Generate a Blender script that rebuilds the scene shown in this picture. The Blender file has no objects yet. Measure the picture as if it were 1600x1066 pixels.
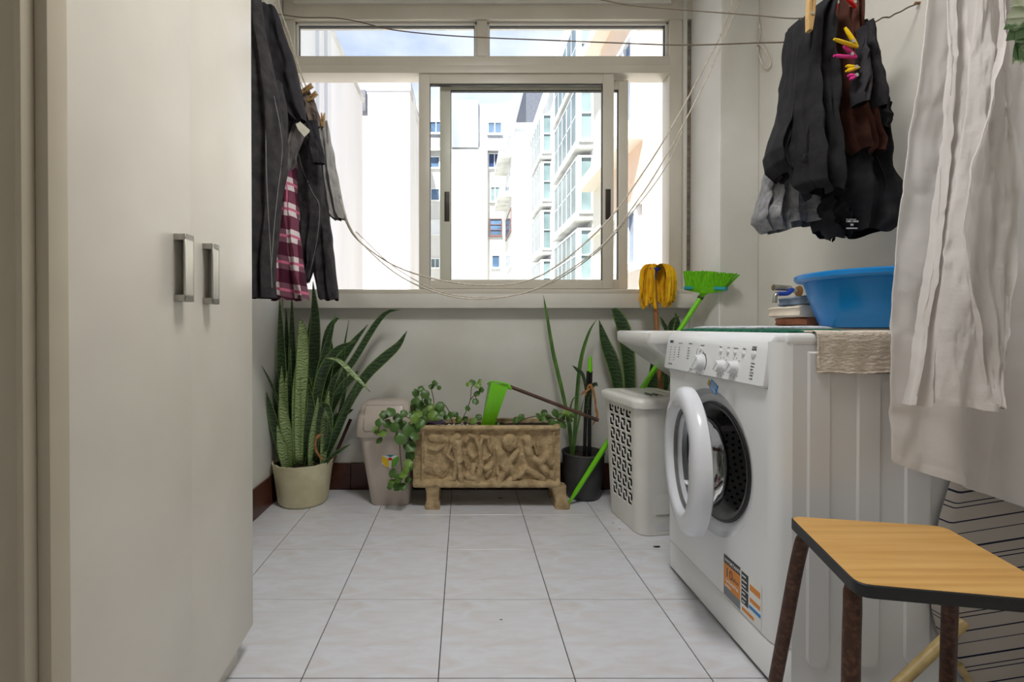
import bpy, bmesh, math, random
from mathutils import Vector, Matrix, noise as mnoise
from mathutils.bvhtree import BVHTree

random.seed(7)
SC = bpy.context.scene
COL = SC.collection
R = math.radians

# ------------------------------------------------------------------ camera
FPX, CXV, HYV, H = 738.0, 724.5, 510.5, 0.858      # focal px, vanishing point px, eye height
PITCH = R(0.45)
Y0 = HYV + FPX * math.tan(PITCH)
cam_d = bpy.data.cameras.new('camera')
cam = bpy.data.objects.new('camera', cam_d)
COL.objects.link(cam)
cam.location = (0, 0, H)
cam.rotation_euler = (R(90) - PITCH, 0, 0)
cam_d.sensor_fit = 'HORIZONTAL'
cam_d.sensor_width = 36.0
cam_d.lens = FPX / 1600 * 36.0
cam_d.shift_x = (800 - CXV) / 1600
cam_d.shift_y = -(533 - Y0) / 1600
cam_d.clip_start = 0.02
cam_d.clip_end = 500
SC.camera = cam

# ------------------------------------------------------------------ exposure
SC.view_settings.view_transform = 'Standard'
SC.view_settings.look = 'None'
SC.view_settings.gamma = 1.0
SC.view_settings.use_curve_mapping = False
SC.view_settings.exposure = 1.93

# ------------------------------------------------------------------ sky
world = bpy.data.worlds.new('sky')
SC.world = world
world.use_nodes = True
wn, wl = world.node_tree.nodes, world.node_tree.links
wn.clear()
w_out = wn.new('ShaderNodeOutputWorld')
w_bg = wn.new('ShaderNodeBackground')
w_tc = wn.new('ShaderNodeTexCoord')
w_map = wn.new('ShaderNodeMapping')
w_map.inputs['Scale'].default_value = (1.0, 1.0, 2.2)
w_map.inputs['Location'].default_value = (0.35, 0.1, 0.2)
w_n = wn.new('ShaderNodeTexNoise')
w_n.inputs['Scale'].default_value = 2.6
w_n.inputs['Detail'].default_value = 6
w_n.inputs['Roughness'].default_value = 0.55
w_r = wn.new('ShaderNodeValToRGB')
w_r.color_ramp.elements[0].position = 0.40
w_r.color_ramp.elements[0].color = (0.31, 0.385, 0.62, 1)
w_r.color_ramp.elements[1].position = 0.72
w_r.color_ramp.elements[1].color = (0.78, 0.80, 0.86, 1)
wl.new(w_tc.outputs['Generated'], w_map.inputs['Vector'])
wl.new(w_map.outputs['Vector'], w_n.inputs['Vector'])
wl.new(w_n.outputs['Fac'], w_r.inputs['Fac'])
wl.new(w_r.outputs['Color'], w_bg.inputs['Color'])
wl.new(w_bg.outputs['Background'], w_out.inputs['Surface'])
w_bg.inputs['Strength'].default_value = 0.45

# ------------------------------------------------------------------ sun (behind the house, lights the courtyard)
sun_d = bpy.data.lights.new('sun', 'SUN')
sun_d.energy = 4.0
sun_d.angle = R(2)
sun_d.color = (1.0, 0.97, 0.94)
sun = bpy.data.objects.new('sun', sun_d)
COL.objects.link(sun)
sun.rotation_euler = Vector((0.20, 0.55, -0.80)).to_track_quat('-Z', 'Y').to_euler()

# ================================================================== helpers
def at(px, py, D):
    u = (px - CXV) / FPX
    v = -(py - Y0) / FPX
    c, s = math.cos(PITCH), math.sin(PITCH)
    dy = c + v * s
    dz = -s + v * c
    t = D / dy
    return Vector((u * t, D, H + dz * t))

def fl(px, py, z=0.0):
    p = at(px, py, 1.0)
    d = p - Vector((0, 0, H))
    t = (z - H) / d.z
    return Vector((d.x * t, d.y * t, z))

def onX(px, py, X):
    p = at(px, py, 1.0)
    d = p - Vector((0, 0, H))
    t = X / d.x
    return Vector((X, d.y * t, H + d.z * t))

class MB:
    def __init__(self):
        self.bm = bmesh.new()
        self.mi = 0
    def _merge(self, b2):
        me = bpy.data.meshes.new('tmp')
        b2.to_mesh(me); b2.free()
        n = len(self.bm.faces)
        self.bm.from_mesh(me)
        bpy.data.meshes.remove(me)
        if self.mi:
            self.bm.faces.ensure_lookup_table()
            for f in self.bm.faces[n:]:
                f.material_index = self.mi
    def box(self, x0, x1, y0, y1, z0, z1, bev=0.0, seg=2, rot=None):
        b = bmesh.new()
        bmesh.ops.create_cube(b, size=1)
        for v in b.verts:
            v.co = Vector(((x0 + x1) / 2 + v.co.x * (x1 - x0), (y0 + y1) / 2 + v.co.y * (y1 - y0), (z0 + z1) / 2 + v.co.z * (z1 - z0)))
        if bev > 0:
            bmesh.ops.bevel(b, geom=b.edges[:], offset=bev, segments=seg, affect='EDGES', profile=0.6)
        if rot is not None:
            for v in b.verts: v.co = rot @ v.co
        self._merge(b)
        return self
    def faces(self, verts, faces):
        vs = [self.bm.verts.new(v) for v in verts]
        for f in faces:
            try:
                nf = self.bm.faces.new([vs[i] for i in f]); nf.material_index = self.mi
            except ValueError:
                pass
        return self
    def loft(self, rings, closed=True, cap0=False, cap1=False, skip=None, matfn=None):
        n = len(rings[0])
        vs = [[self.bm.verts.new(p) for p in r] for r in rings]
        for j in range(len(rings) - 1):
            for i in range(n if closed else n - 1):
                if skip and skip(j, i): continue
                k = (i + 1) % n
                try:
                    f = self.bm.faces.new((vs[j][i], vs[j][k], vs[j + 1][k], vs[j + 1][i]))
                    f.material_index = matfn(j, i) if matfn else self.mi
                except ValueError:
                    pass
        if cap0: self.bm.faces.new(list(reversed(vs[0]))).material_index = self.mi
        if cap1: self.bm.faces.new(vs[-1]).material_index = self.mi
        return self
    def tube(self, pts, r, n=10, cap=True):
        pts = [Vector(p) for p in pts]
        m = len(pts)
        rs = r if isinstance(r, (list, tuple)) else [r] * m
        rings = []
        up = None
        for i, p in enumerate(pts):
            t = (pts[min(i + 1, m - 1)] - pts[max(i - 1, 0)])
            if t.length < 1e-9: t = Vector((0, 0, 1))
            t.normalize()
            if up is None:
                a = Vector((0, 0, 1)) if abs(t.z) < 0.9 else Vector((1, 0, 0))
                up = t.cross(a).normalized()
            up = (up - t * up.dot(t))
            if up.length < 1e-6: up = t.cross(Vector((0.3, 0.8, 0.1)))
            up.normalize()
            s = t.cross(up)
            rings.append([p + (up * math.cos(2 * math.pi * k / n) + s * math.sin(2 * math.pi * k / n)) * rs[i] for k in range(n)])
        self.loft(rings, True, cap, cap)
        return self
    def lathe(self, prof, c=(0, 0, 0), n=32, M=None, cap0=False, cap1=False, sx=1.0, sy=1.0):
        c = Vector(c)
        rings = []
        for r, z in prof:
            ring = []
            for k in range(n):
                a = 2 * math.pi * k / n
                p = Vector((r * math.cos(a) * sx, r * math.sin(a) * sy, z))
                if M is not None: p = M @ p
                ring.append(c + p)
            rings.append(ring)
        self.loft(rings, True, cap0, cap1)
        return self
    def prism(self, poly, M, depth):
        n = len(poly)
        a = [M @ Vector((p[0], p[1], 0)) for p in poly]
        b = [M @ Vector((p[0], p[1], depth)) for p in poly]
        vs = a + b
        fs = [list(range(n))[::-1], [n + i for i in range(n)]] + [[i, (i + 1) % n, n + (i + 1) % n, n + i] for i in range(n)]
        return self.faces(vs, fs)
    def mesh(self, name, off, mats, smooth):
        for v in self.bm.verts: v.co -= off
        bmesh.ops.recalc_face_normals(self.bm, faces=self.bm.faces[:])
        if smooth:
            for f in self.bm.faces: f.smooth = True
            ang = R(smooth if smooth > 1 else 40)
            for e in self.bm.edges:
                if len(e.link_faces) == 2 and e.calc_face_angle(0) > ang: e.smooth = False
        me = bpy.data.meshes.new(name)
        self.bm.to_mesh(me); self.bm.free()
        for m in (mats if isinstance(mats, (list, tuple)) else [mats]): me.materials.append(m)
        return me

def tag(o, label=None, cat=None, group=None, kind=None):
    if label: o['label'] = label
    if cat: o['category'] = cat
    if group: o['group'] = group
    if kind: o['kind'] = kind
    return o

def empty(name, loc, label=None, cat=None, group=None, kind=None):
    o = bpy.data.objects.new(name, None)
    COL.objects.link(o)
    o.location = loc
    o.empty_display_size = 0.05
    return tag(o, label, cat, group, kind)

def world_off(o):
    v = Vector((0, 0, 0))
    while o is not None:
        v += o.location; o = o.parent
    return v

def part(mb, name, mats, parent, smooth=40, label=None):
    """child mesh, built in world coordinates"""
    off = world_off(parent)
    o = bpy.data.objects.new(name, mb.mesh(name, off, mats, smooth))
    COL.objects.link(o)
    o.parent = parent
    if label: o['label'] = label
    return o

def single(mb, name, mats, base, label, cat, group=None, kind=None, smooth=40):
    base = Vector(base)
    o = bpy.data.objects.new(name, mb.mesh(name, base, mats, smooth))
    COL.objects.link(o)
    o.location = base
    return tag(o, label, cat, group, kind)

def struct(mb, name, mats, smooth=0):
    o = bpy.data.objects.new(name, mb.mesh(name, Vector((0, 0, 0)), mats, smooth))
    COL.objects.link(o)
    o['kind'] = 'structure'
    return o

def text_mesh(txt, size, M, mat, parent, name='lettering', extrude=0.0003, align='LEFT', bold=0.0):
    cu = bpy.data.curves.new('t', 'FONT')
    cu.body = txt; cu.size = size; cu.align_x = align; cu.extrude = extrude; cu.offset = bold
    cu.resolution_u = 2
    t = bpy.data.objects.new('t', cu)
    dg = bpy.context.evaluated_depsgraph_get()
    COL.objects.link(t)
    dg.update()
    me = bpy.data.meshes.new_from_object(t.evaluated_get(dg))
    bpy.data.objects.remove(t); bpy.data.curves.remove(cu)
    me.transform(M)
    me.transform(Matrix.Translation(-world_off(parent)))
    me.materials.clear(); me.materials.append(mat)
    me.name = name
    o = bpy.data.objects.new(name, me); COL.objects.link(o); o.parent = parent
    return o

def lerp(a, b, t): return a + (b - a) * t
def interp(rows, t):
    """rows: list of tuples, first item is the key; monotone linear + smooth"""
    if t <= rows[0][0]: return rows[0]
    for a, b in zip(rows, rows[1:]):
        if t <= b[0]:
            u = (t - a[0]) / (b[0] - a[0])
            u2 = u * u * (3 - 2 * u) * 0.5 + u * 0.5
            return tuple(lerp(x, y, u2) for x, y in zip(a, b))
    return rows[-1]
def curve(pts, n):
    """Catmull-Rom through points"""
    P = [Vector(p) for p in pts]
    P = [P[0] * 2 - P[1]] + P + [P[-1] * 2 - P[-2]]
    out = []
    m = len(P) - 3
    for k in range(n):
        g = k / (n - 1) * m
        i = min(int(g), m - 1); t = g - i
        a, b, c, d = P[i:i + 4]
        out.append(0.5 * ((2 * b) + (c - a) * t + (2 * a - 5 * b + 4 * c - d) * t * t + (3 * b - a - 3 * c + d) * t ** 3))
    return out

# ------------------------------------------------------------------ materials
MATS = {}
def srgb(r, g, b):
    f = lambda c: (c / 255 / 12.92) if c / 255 <= 0.04045 else ((c / 255 + 0.055) / 1.055) ** 2.4
    return (f(r), f(g), f(b), 1)
def pm(name, c1, c2=None, scale=8.0, rough=0.5, metal=0.0, bump=0.0, bscale=None, detail=4, stretch=(1, 1, 1), coords='Object',
       lo=0.35, hi=0.65, spec=0.5, trans=0.0, sub=0.0, tex='noise', dist=0.0, sheen=0.0, alpha=1.0):
    m = bpy.data.materials.new(name); m.use_nodes = True
    nt = m.node_tree; N, L = nt.nodes, nt.links
    b = N['Principled BSDF']
    b.inputs['Roughness'].default_value = rough
    b.inputs['Metallic'].default_value = metal
    b.inputs['Specular IOR Level'].default_value = spec
    if trans: b.inputs['Transmission Weight'].default_value = trans
    if sheen: b.inputs['Sheen Weight'].default_value = sheen
    b.inputs['Base Color'].default_value = c1
    tc = N.new('ShaderNodeTexCoord'); mp = N.new('ShaderNodeMapping')
    mp.inputs['Scale'].default_value = stretch
    L.new(tc.outputs[coords], mp.inputs['Vector'])
    if c2 is not None:
        if tex == 'wave':
            t = N.new('ShaderNodeTexWave'); t.inputs['Scale'].default_value = scale; t.inputs['Distortion'].default_value = dist
            t.inputs['Detail'].default_value = detail; t.bands_direction = 'Z'
        else:
            t = N.new('ShaderNodeTexNoise'); t.inputs['Scale'].default_value = scale; t.inputs['Detail'].default_value = detail
            t.inputs['Distortion'].default_value = dist
        r = N.new('ShaderNodeValToRGB')
        r.color_ramp.elements[0].position = lo; r.color_ramp.elements[0].color = c1
        r.color_ramp.elements[1].position = hi; r.color_ramp.elements[1].color = c2
        L.new(mp.outputs['Vector'], t.inputs['Vector'])
        L.new(t.outputs['Fac'], r.inputs['Fac'])
        L.new(r.outputs['Color'], b.inputs['Base Color'])
    if bump:
        t2 = N.new('ShaderNodeTexNoise'); t2.inputs['Scale'].default_value = bscale or scale; t2.inputs['Detail'].default_value = 5
        bp = N.new('ShaderNodeBump'); bp.inputs['Strength'].default_value = bump; bp.inputs['Distance'].default_value = 0.01
        L.new(mp.outputs['Vector'], t2.inputs['Vector'])
        L.new(t2.outputs['Fac'], bp.inputs['Height'])
        L.new(bp.outputs['Normal'], b.inputs['Normal'])
    MATS[name] = m
    return m

M_wall = pm('wall_paint', srgb(226, 225, 218), srgb(214, 212, 203), 3.0, 0.7, bump=0.05, bscale=25)
M_wallr = pm('wall_plaster', srgb(226, 223, 215), srgb(214, 209, 199), 2.2, 0.75, bump=0.12, bscale=9)
M_ceil = pm('ceiling_paint', srgb(236, 235, 230), rough=0.8)
M_pillar = pm('pillar_paint', srgb(224, 222, 215), srgb(212, 209, 200), 3, 0.7, bump=0.05, bscale=20)
M_pillarlit = pm('pillar_lit_white', srgb(248, 247, 245), srgb(240, 238, 234), 3, .55)  # pillar white raised to carry the window light in its colour
M_tile = pm('floor_tile', srgb(224, 226, 232), srgb(214, 210, 210), 7.0, 0.3, stretch=(1.0, 3.2, 1), lo=0.38, hi=0.72, detail=6, dist=1.2)
M_grout = pm('grout', srgb(82, 76, 72), rough=0.9)
M_skirt = pm('skirting_tile', srgb(88, 48, 36), srgb(70, 36, 28), 9, 0.3)
M_alu = pm('painted_aluminium', srgb(212, 206, 192), srgb(200, 193, 178), 2.5, 0.38, stretch=(1, 1, 1))
M_alud = pm('aluminium_seal', srgb(60, 58, 54), rough=0.6)
M_sill = pm('sill_board', srgb(222, 219, 210), srgb(212, 208, 198), 4, 0.4)
M_dirty = pm('weathered_shutter', srgb(150, 140, 122), srgb(112, 98, 80), 9, 0.7, stretch=(1, 1, 4))
M_lock = pm('lock_plate', srgb(58, 48, 42), rough=0.45, metal=0.3)
M_ward = pm('wardrobe_laminate', srgb(222, 217, 206), srgb(216, 210, 199), 5, 0.34)
M_wardin = pm('wardrobe_edge', srgb(205, 200, 188), rough=0.5)
M_handle = pm('brushed_steel', srgb(190, 188, 182), srgb(165, 163, 158), 40, 0.33, metal=0.85, stretch=(1, 1, 0.1))
M_jamb = pm('door_casing', srgb(190, 180, 160), srgb(182, 172, 152), 5, 0.5)
M_appl = pm('appliance_white', srgb(236, 237, 238), rough=0.25)
M_applp = pm('appliance_panel', srgb(232, 234, 236), rough=0.3)
M_side = pm('appliance_side', srgb(222, 222, 222), rough=0.35)
M_doorr = pm('door_ring_plastic', srgb(228, 231, 238), rough=0.22)
M_gask = pm('rubber_gasket', srgb(120, 120, 118), srgb(92, 92, 90), 12, 0.5)
M_black = pm('black_plastic', srgb(20, 20, 22), rough=0.4)
M_drum = pm('drum_steel', srgb(178, 178, 178), rough=0.38, metal=0.55)
M_knob = pm('knob_plastic', srgb(226, 228, 232), rough=0.3)
M_print = pm('dark_print', srgb(52, 54, 60), rough=0.6)
M_printg = pm('grey_print', srgb(150, 152, 158), rough=0.6)
M_white = pm('white_plastic', srgb(234, 233, 228), srgb(226, 224, 216), 6, 0.35)
M_ceram = pm('sink_ceramic', srgb(236, 236, 232), rough=0.15)
M_orange = pm('sticker_orange', srgb(226, 140, 40), rough=0.4)
M_sgrey = pm('sticker_grey', srgb(120, 126, 130), rough=0.4)
M_sblue = pm('sticker_blue', srgb(24, 132, 205), rough=0.35)
M_sgold = pm('sticker_gold', srgb(196, 160, 60), rough=0.35)
M_swhite = pm('sticker_white', srgb(236, 236, 232), rough=0.4)
M_sdark = pm('sticker_dark', srgb(40, 44, 52), rough=0.4)
M_blue = pm('basin_blue', srgb(16, 130, 206), rough=0.28)
M_towel = pm('beige_towel', srgb(230, 219, 204), srgb(214, 200, 182), 60, 0.9, bump=0.6, bscale=90, stretch=(1, 1, 2.0))
M_greenm = pm('green_terry', srgb(30, 120, 92), srgb(16, 82, 62), 90, 0.95, bump=0.9, bscale=160)
M_whitem = pm('white_terry', srgb(228, 230, 230), srgb(200, 206, 216), 50, 0.95, bump=0.6, bscale=140)
M_wood = pm('pine_seat', srgb(222, 176, 104), srgb(200, 148, 78), 5.0, 0.35, stretch=(0.6, 14, 14), detail=3, lo=0.3, hi=0.75)
M_rust = pm('rusty_tube', srgb(70, 44, 34), srgb(112, 80, 58), 110, 0.45, metal=0.4, bump=0.2, bscale=120, lo=0.45, hi=0.85)
M_edge = pm('black_edge', srgb(22, 22, 24), rough=0.4)
M_cane = pm('bamboo_tube', srgb(196, 172, 116), srgb(128, 100, 62), 14, 0.5, lo=0.45, hi=0.8)
M_bin = pm('beige_plastic', srgb(198, 186, 174), srgb(192, 179, 167), 5, 0.32)
M_binseam = pm('bin_seam', srgb(150, 138, 128), rough=.5)
M_stone = pm('cast_stone', srgb(198, 174, 134), srgb(146, 123, 88), 26, 0.88, bump=0.5, bscale=70, lo=0.35, hi=0.75)
M_soil = pm('soil', srgb(58, 44, 32), srgb(28, 21, 16), 40, 0.95, bump=0.8, bscale=60)
M_pebble = pm('pale_pebble', srgb(210, 205, 196), srgb(160, 152, 144), 30, 0.8)
M_potw = pm('cream_pot', srgb(230, 224, 188), srgb(212, 203, 164), 9, 0.5, bump=0.15, bscale=20)
M_potg = pm('grey_pot', srgb(74, 74, 76), srgb(62, 62, 64), 6, 0.5)
M_dust = pm('lime_plastic', srgb(122, 214, 28), rough=0.35)
M_stick = pm('dark_stick', srgb(92, 58, 40), srgb(56, 36, 26), 20, 0.5, stretch=(1, 1, 1))
M_mopst = pm('wood_stick', srgb(176, 122, 76), srgb(150, 98, 58), 18, 0.55, stretch=(6, 6, 1))
M_mop = pm('yellow_cloth', srgb(250, 200, 20), srgb(232, 170, 10), 30, 0.9, bump=0.4, bscale=80)
M_bluep = pm('blue_plastic', srgb(26, 72, 190), rough=0.35)
M_teal = pm('teal_rubber', srgb(34, 160, 168), rough=0.45)
M_bris = pm('lime_bristle', srgb(132, 214, 30), srgb(96, 178, 16), 60, 0.6, stretch=(3, 3, 0.3))
M_leaf = pm('ivy_leaf', srgb(86, 122, 50), srgb(56, 92, 36), 30, 0.4)
M_leafl = pm('ivy_leaf_light', srgb(128, 160, 66), srgb(90, 128, 50), 30, 0.4)
M_stem = pm('plant_stem', srgb(86, 70, 46), rough=0.7)
M_grass = pm('strap_leaf', srgb(92, 132, 52), srgb(58, 96, 38), 12, 0.5, stretch=(4, 4, 0.6))
M_dry = pm('dry_leaf', srgb(180, 128, 78), srgb(140, 92, 54), 30, 0.8)
M_snake = pm('snake_leaf', srgb(60, 84, 46), srgb(32, 54, 32), 17, 0.42, tex='wave', dist=12, detail=5, lo=0.2, hi=0.8)
M_snakel = pm('snake_leaf_pale', srgb(158, 174, 118), srgb(92, 120, 74), 24, 0.42, tex='wave', dist=14, detail=5, lo=0.3, hi=0.85)
M_snakem = pm('snake_margin', srgb(104, 132, 66), rough=0.45)
M_lily = pm('violet_pot', srgb(150, 128, 176), rough=0.4)
M_wire = pm('old_wire', srgb(96, 82, 66), rough=0.6, metal=0.3)
M_cord = pm('white_cord', srgb(226, 218, 204), srgb(200, 190, 172), 60, 0.8)
M_peg = pm('peg_wood', srgb(196, 160, 104), srgb(172, 134, 82), 30, 0.6)
M_pegy = pm('peg_yellow', srgb(248, 206, 10), rough=0.35)
M_pegp = pm('peg_pink', srgb(236, 50, 150), rough=0.35)
M_pegr = pm('peg_red', srgb(220, 26, 22), rough=0.35)
M_metal = pm('steel', srgb(180, 180, 178), rough=0.3, metal=0.9)
M_chrome = pm('chrome', srgb(200, 200, 198), srgb(150, 148, 142), 30, 0.2, metal=0.95)
M_brass = pm('old_brass', srgb(150, 112, 70), rough=0.5, metal=0.5)
def cloth(name, c1, c2, sc=20, rough=0.9, bump=0.25, bs=35, sheen=0.0):
    return pm(name, srgb(*c1), srgb(*c2), sc, rough, bump=bump, bscale=bs, spec=0.2, sheen=sheen)
C_black = cloth('black_cotton', (44, 43, 45), (32, 32, 34))
C_blackd = cloth('charcoal_denim', (66, 63, 64), (46, 44, 46), 26)
C_dark = cloth('dark_fleece', (58, 56, 60), (46, 45, 48))
C_greyd = cloth('grey_denim', (124, 119, 116), (92, 88, 87), 24)
C_greyl = cloth('pale_grey_cotton', (176, 173, 170), (150, 147, 144), 16)
C_grey = cloth('heather_grey', (150, 150, 152), (120, 120, 123), 50)
C_brown = cloth('brown_cotton', (92, 56, 44), (70, 42, 34), 14)
C_taupe = cloth('taupe_cloth', (130, 116, 106), (100, 90, 84), 22)
C_seam = cloth('pale_seam', (150, 146, 143), (128, 124, 121), 60)
C_sheet = cloth('white_linen', (246, 243, 241), (238, 234, 231), 10, 0.85, 0.5, 14)
C_cotton = cloth('white_cotton', (248, 245, 243), (240, 236, 232), 12, 0.85, 0.7, 18)
for m_ in (C_sheet, C_cotton):          # thin linen lets window light through
    n_, l_ = m_.node_tree.nodes, m_.node_tree.links
    tl = n_.new('ShaderNodeBsdfTranslucent'); tl.inputs['Color'].default_value = (.95, .93, .92, 1)
    mx_ = n_.new('ShaderNodeMixShader'); mx_.inputs['Fac'].default_value = .5
    o_ = [q for q in n_ if q.type == 'OUTPUT_MATERIAL'][0]
    l_.new(n_['Principled BSDF'].outputs[0], mx_.inputs[1]); l_.new(tl.outputs[0], mx_.inputs[2]); l_.new(mx_.outputs[0], o_.inputs['Surface'])
C_print = pm('shirt_print', srgb(215, 215, 215), rough=0.8)
C_cream = cloth('cream_label', (226, 222, 206), (206, 202, 184))
C_fold1 = cloth('blue_grey_cloth', (120, 136, 156), (84, 98, 116), 18)
C_fold2 = cloth('cream_cloth', (230, 218, 200), (206, 190, 170), 10)
C_fold3 = cloth('rust_cloth', (182, 122, 92), (150, 96, 74), 26)
C_liner = cloth('dark_laundry', (64, 60, 58), (40, 52, 62), 6)
C_leop = pm('leopard_cloth', srgb(60, 36, 28), srgb(190, 150, 100), 90, 0.9, lo=0.52, hi=0.6)
M_bplaster = pm('courtyard_plaster', srgb(232, 230, 224), srgb(212, 209, 202), 0.5, 0.85, stretch=(1, 1, 0.25))
M_bstain = pm('stained_plaster', srgb(222, 220, 214), srgb(172, 168, 160), 0.9, 0.9, stretch=(1.2, 1.2, 0.12), lo=0.42, hi=0.75)
M_bgrey = pm('grey_weathered_plaster', srgb(164, 166, 170), srgb(126, 128, 132), .9, .9, stretch=(1.2, 1.2, .12), lo=.4, hi=.8)
M_bpeach = pm('peach_plaster', srgb(236, 210, 184), srgb(228, 200, 172), 0.6, 0.85)
M_bcream = pm('cream_plaster', srgb(238, 230, 214), srgb(230, 220, 202), 0.6, 0.85)
M_wframe = pm('white_window_frame', srgb(240, 240, 238), rough=0.4)
M_wframeb = pm('brown_window_frame', srgb(120, 78, 70), rough=0.5)
M_wglass = pm('far_glass', srgb(96, 122, 150), srgb(70, 92, 116), 0.8, 0.12)
M_wglassd = pm('far_glass_dark', srgb(48, 66, 110), srgb(36, 50, 86), 0.8, 0.15)
M_wglassg = pm('bay_glass', srgb(128, 144, 146), srgb(96, 112, 114), 0.8, 0.35)
M_slate = pm('slate_roof', srgb(66, 68, 78), srgb(92, 94, 104), 6, 0.6, stretch=(1, 1, 6))

# plaid material
def plaid():
    m = bpy.data.materials.new('plaid_flannel'); m.use_nodes = True
    N, L = m.node_tree.nodes, m.node_tree.links
    b = N['Principled BSDF']; b.inputs['Roughness'].default_value = 0.9; b.inputs['Specular IOR Level'].default_value = 0.2
    tc = N.new('ShaderNodeTexCoord'); sp = N.new('ShaderNodeSeparateXYZ'); L.new(tc.outputs['UV'], sp.inputs[0])
    def stripe(sock, period, duty, ph=0.0):
        a = N.new('ShaderNodeMath'); a.operation = 'MULTIPLY_ADD'; a.inputs[1].default_value = 1 / period; a.inputs[2].default_value = ph; L.new(sock, a.inputs[0])
        f = N.new('ShaderNodeMath'); f.operation = 'FRACT'; L.new(a.outputs[0], f.inputs[0])
        g = N.new('ShaderNodeMath'); g.operation = 'LESS_THAN'; g.inputs[1].default_value = duty; L.new(f.outputs[0], g.inputs[0])
        return g.outputs[0]
    def mix(fac, c1, c2):
        x = N.new('ShaderNodeMix'); x.data_type = 'RGBA'
        L.new(fac, x.inputs['Factor'])
        for i, c in ((6, c1), (7, c2)):
            if isinstance(c, tuple): x.inputs[i].default_value = c
            else: L.new(c, x.inputs[i])
        return x.outputs[2]
    u, v = sp.outputs[0], sp.outputs[1]
    su, sv = stripe(u, 1.0, 0.5), stripe(v, 1.0, 0.5)
    base = mix(su, srgb(226, 212, 212), srgb(120, 78, 92))
    base2 = mix(su, srgb(124, 66, 86), srgb(76, 30, 48))
    c = mix(sv, base, base2)
    thin = stripe(v, 1.0, 0.10, 0.30); c = mix(thin, c, srgb(206, 110, 138))
    thin2 = stripe(u, 1.0, 0.05, 0.3); c = mix(thin2, c, srgb(206, 110, 138))
    L.new(c, b.inputs['Base Color'])
    return m
C_plaid = plaid()

def striped():
    m = bpy.data.materials.new('striped_board_cover'); m.use_nodes = True
    N, L = m.node_tree.nodes, m.node_tree.links
    b = N['Principled BSDF']; b.inputs['Roughness'].default_value = 0.9; b.inputs['Specular IOR Level'].default_value = 0.2
    tc = N.new('ShaderNodeTexCoord'); sp = N.new('ShaderNodeSeparateXYZ'); L.new(tc.outputs['Object'], sp.inputs[0])
    ma = N.new('ShaderNodeMath'); ma.operation = 'MULTIPLY_ADD'; ma.inputs[1].default_value = -0.16; L.new(sp.outputs[0], ma.inputs[0]); L.new(sp.outputs[2], ma.inputs[2])
    def stripe(period, duty, ph):
        a = N.new('ShaderNodeMath'); a.operation = 'MULTIPLY_ADD'; a.inputs[1].default_value = 1 / period; a.inputs[2].default_value = ph; L.new(ma.outputs[0], a.inputs[0])
        f = N.new('ShaderNodeMath'); f.operation = 'FRACT'; L.new(a.outputs[0], f.inputs[0])
        g = N.new('ShaderNodeMath'); g.operation = 'LESS_THAN'; g.inputs[1].default_value = duty; L.new(f.outputs[0], g.inputs[0])
        return g.outputs[0]
    outs = [stripe(0.125, 0.036, 0.1), stripe(0.125, 0.02, 0.28), stripe(0.125, 0.02, 0.36), stripe(0.125, 0.026, 0.62), stripe(0.125, 0.016, 0.83)]
    acc = outs[0]
    for o in outs[1:]:
        x = N.new('ShaderNodeMath'); x.operation = 'MAXIMUM'; L.new(acc, x.inputs[0]); L.new(o, x.inputs[1]); acc = x.outputs[0]
    x = N.new('ShaderNodeMix'); x.data_type = 'RGBA'; L.new(acc, x.inputs['Factor'])
    x.inputs[6].default_value = srgb(184, 176, 168); x.inputs[7].default_value = srgb(34, 38, 60)
    L.new(x.outputs[2], b.inputs['Base Color'])
    return m
C_stripe = striped()

def glass(name, tint=(0.97, 0.985, 0.98, 1), gloss=0.06):
    m = bpy.data.materials.new(name); m.use_nodes = True
    N, L = m.node_tree.nodes, m.node_tree.links
    N.clear()
    o = N.new('ShaderNodeOutputMaterial'); mx = N.new('ShaderNodeMixShader')
    tr = N.new('ShaderNodeBsdfTransparent'); tr.inputs['Color'].default_value = tint
    gl = N.new('ShaderNodeBsdfGlossy'); gl.inputs['Roughness'].default_value = 0.03
    fr = N.new('ShaderNodeLayerWeight'); fr.inputs['Blend'].default_value = gloss
    L.new(fr.outputs['Fresnel'], mx.inputs['Fac'])
    L.new(tr.outputs[0], mx.inputs[1]); L.new(gl.outputs[0], mx.inputs[2]); L.new(mx.outputs[0], o.inputs['Surface'])
    return m
M_glass = glass('window_glass')
M_bowl = glass('bowl_glass', (0.80, 0.82, 0.83, 1), 0.2)

# ================================================================== the room
T = 0.333
XL, XR, YB = -0.935, 1.358, 2.49
XP, YP = 1.183, 2.177
YF, ZC = -1.5, 2.66

floor = struct(MB().box(XL - 0.1, XR + 0.1, YF - 0.1, YB + 0.3, -0.12, -0.0025), 'floor', M_grout)
shared = {}
for n in range(-3, 5):
    for k in range(-8, 5):
        x0, x1 = T * (n - 0.186), T * (n + 0.814)
        y0, y1 = 1.1465 + T * (k - 1), 1.1465 + T * k
        g = 0.0013
        a0, a1, b0, b1 = max(x0, XL), min(x1, XR), max(y0, YF), min(y1, YB)
        if a1 - a0 < 0.02 or b1 - b0 < 0.015: continue
        key = (round(a1 - a0, 4), round(b1 - b0, 4))
        if key not in shared:
            w, d = key
            shared[key] = MB().box(-w / 2 + g, w / 2 - g, -d / 2 + g, d / 2 - g, -0.0085, 0, 0.001, 1).mesh('tile', Vector((0, 0, 0)), M_tile, 0)
        o = bpy.data.objects.new('tile', shared[key]); COL.objects.link(o)
        o.location = ((a0 + a1) / 2, (b0 + b1) / 2, random.uniform(-0.0003, 0.0))
        o.parent = floor

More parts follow.
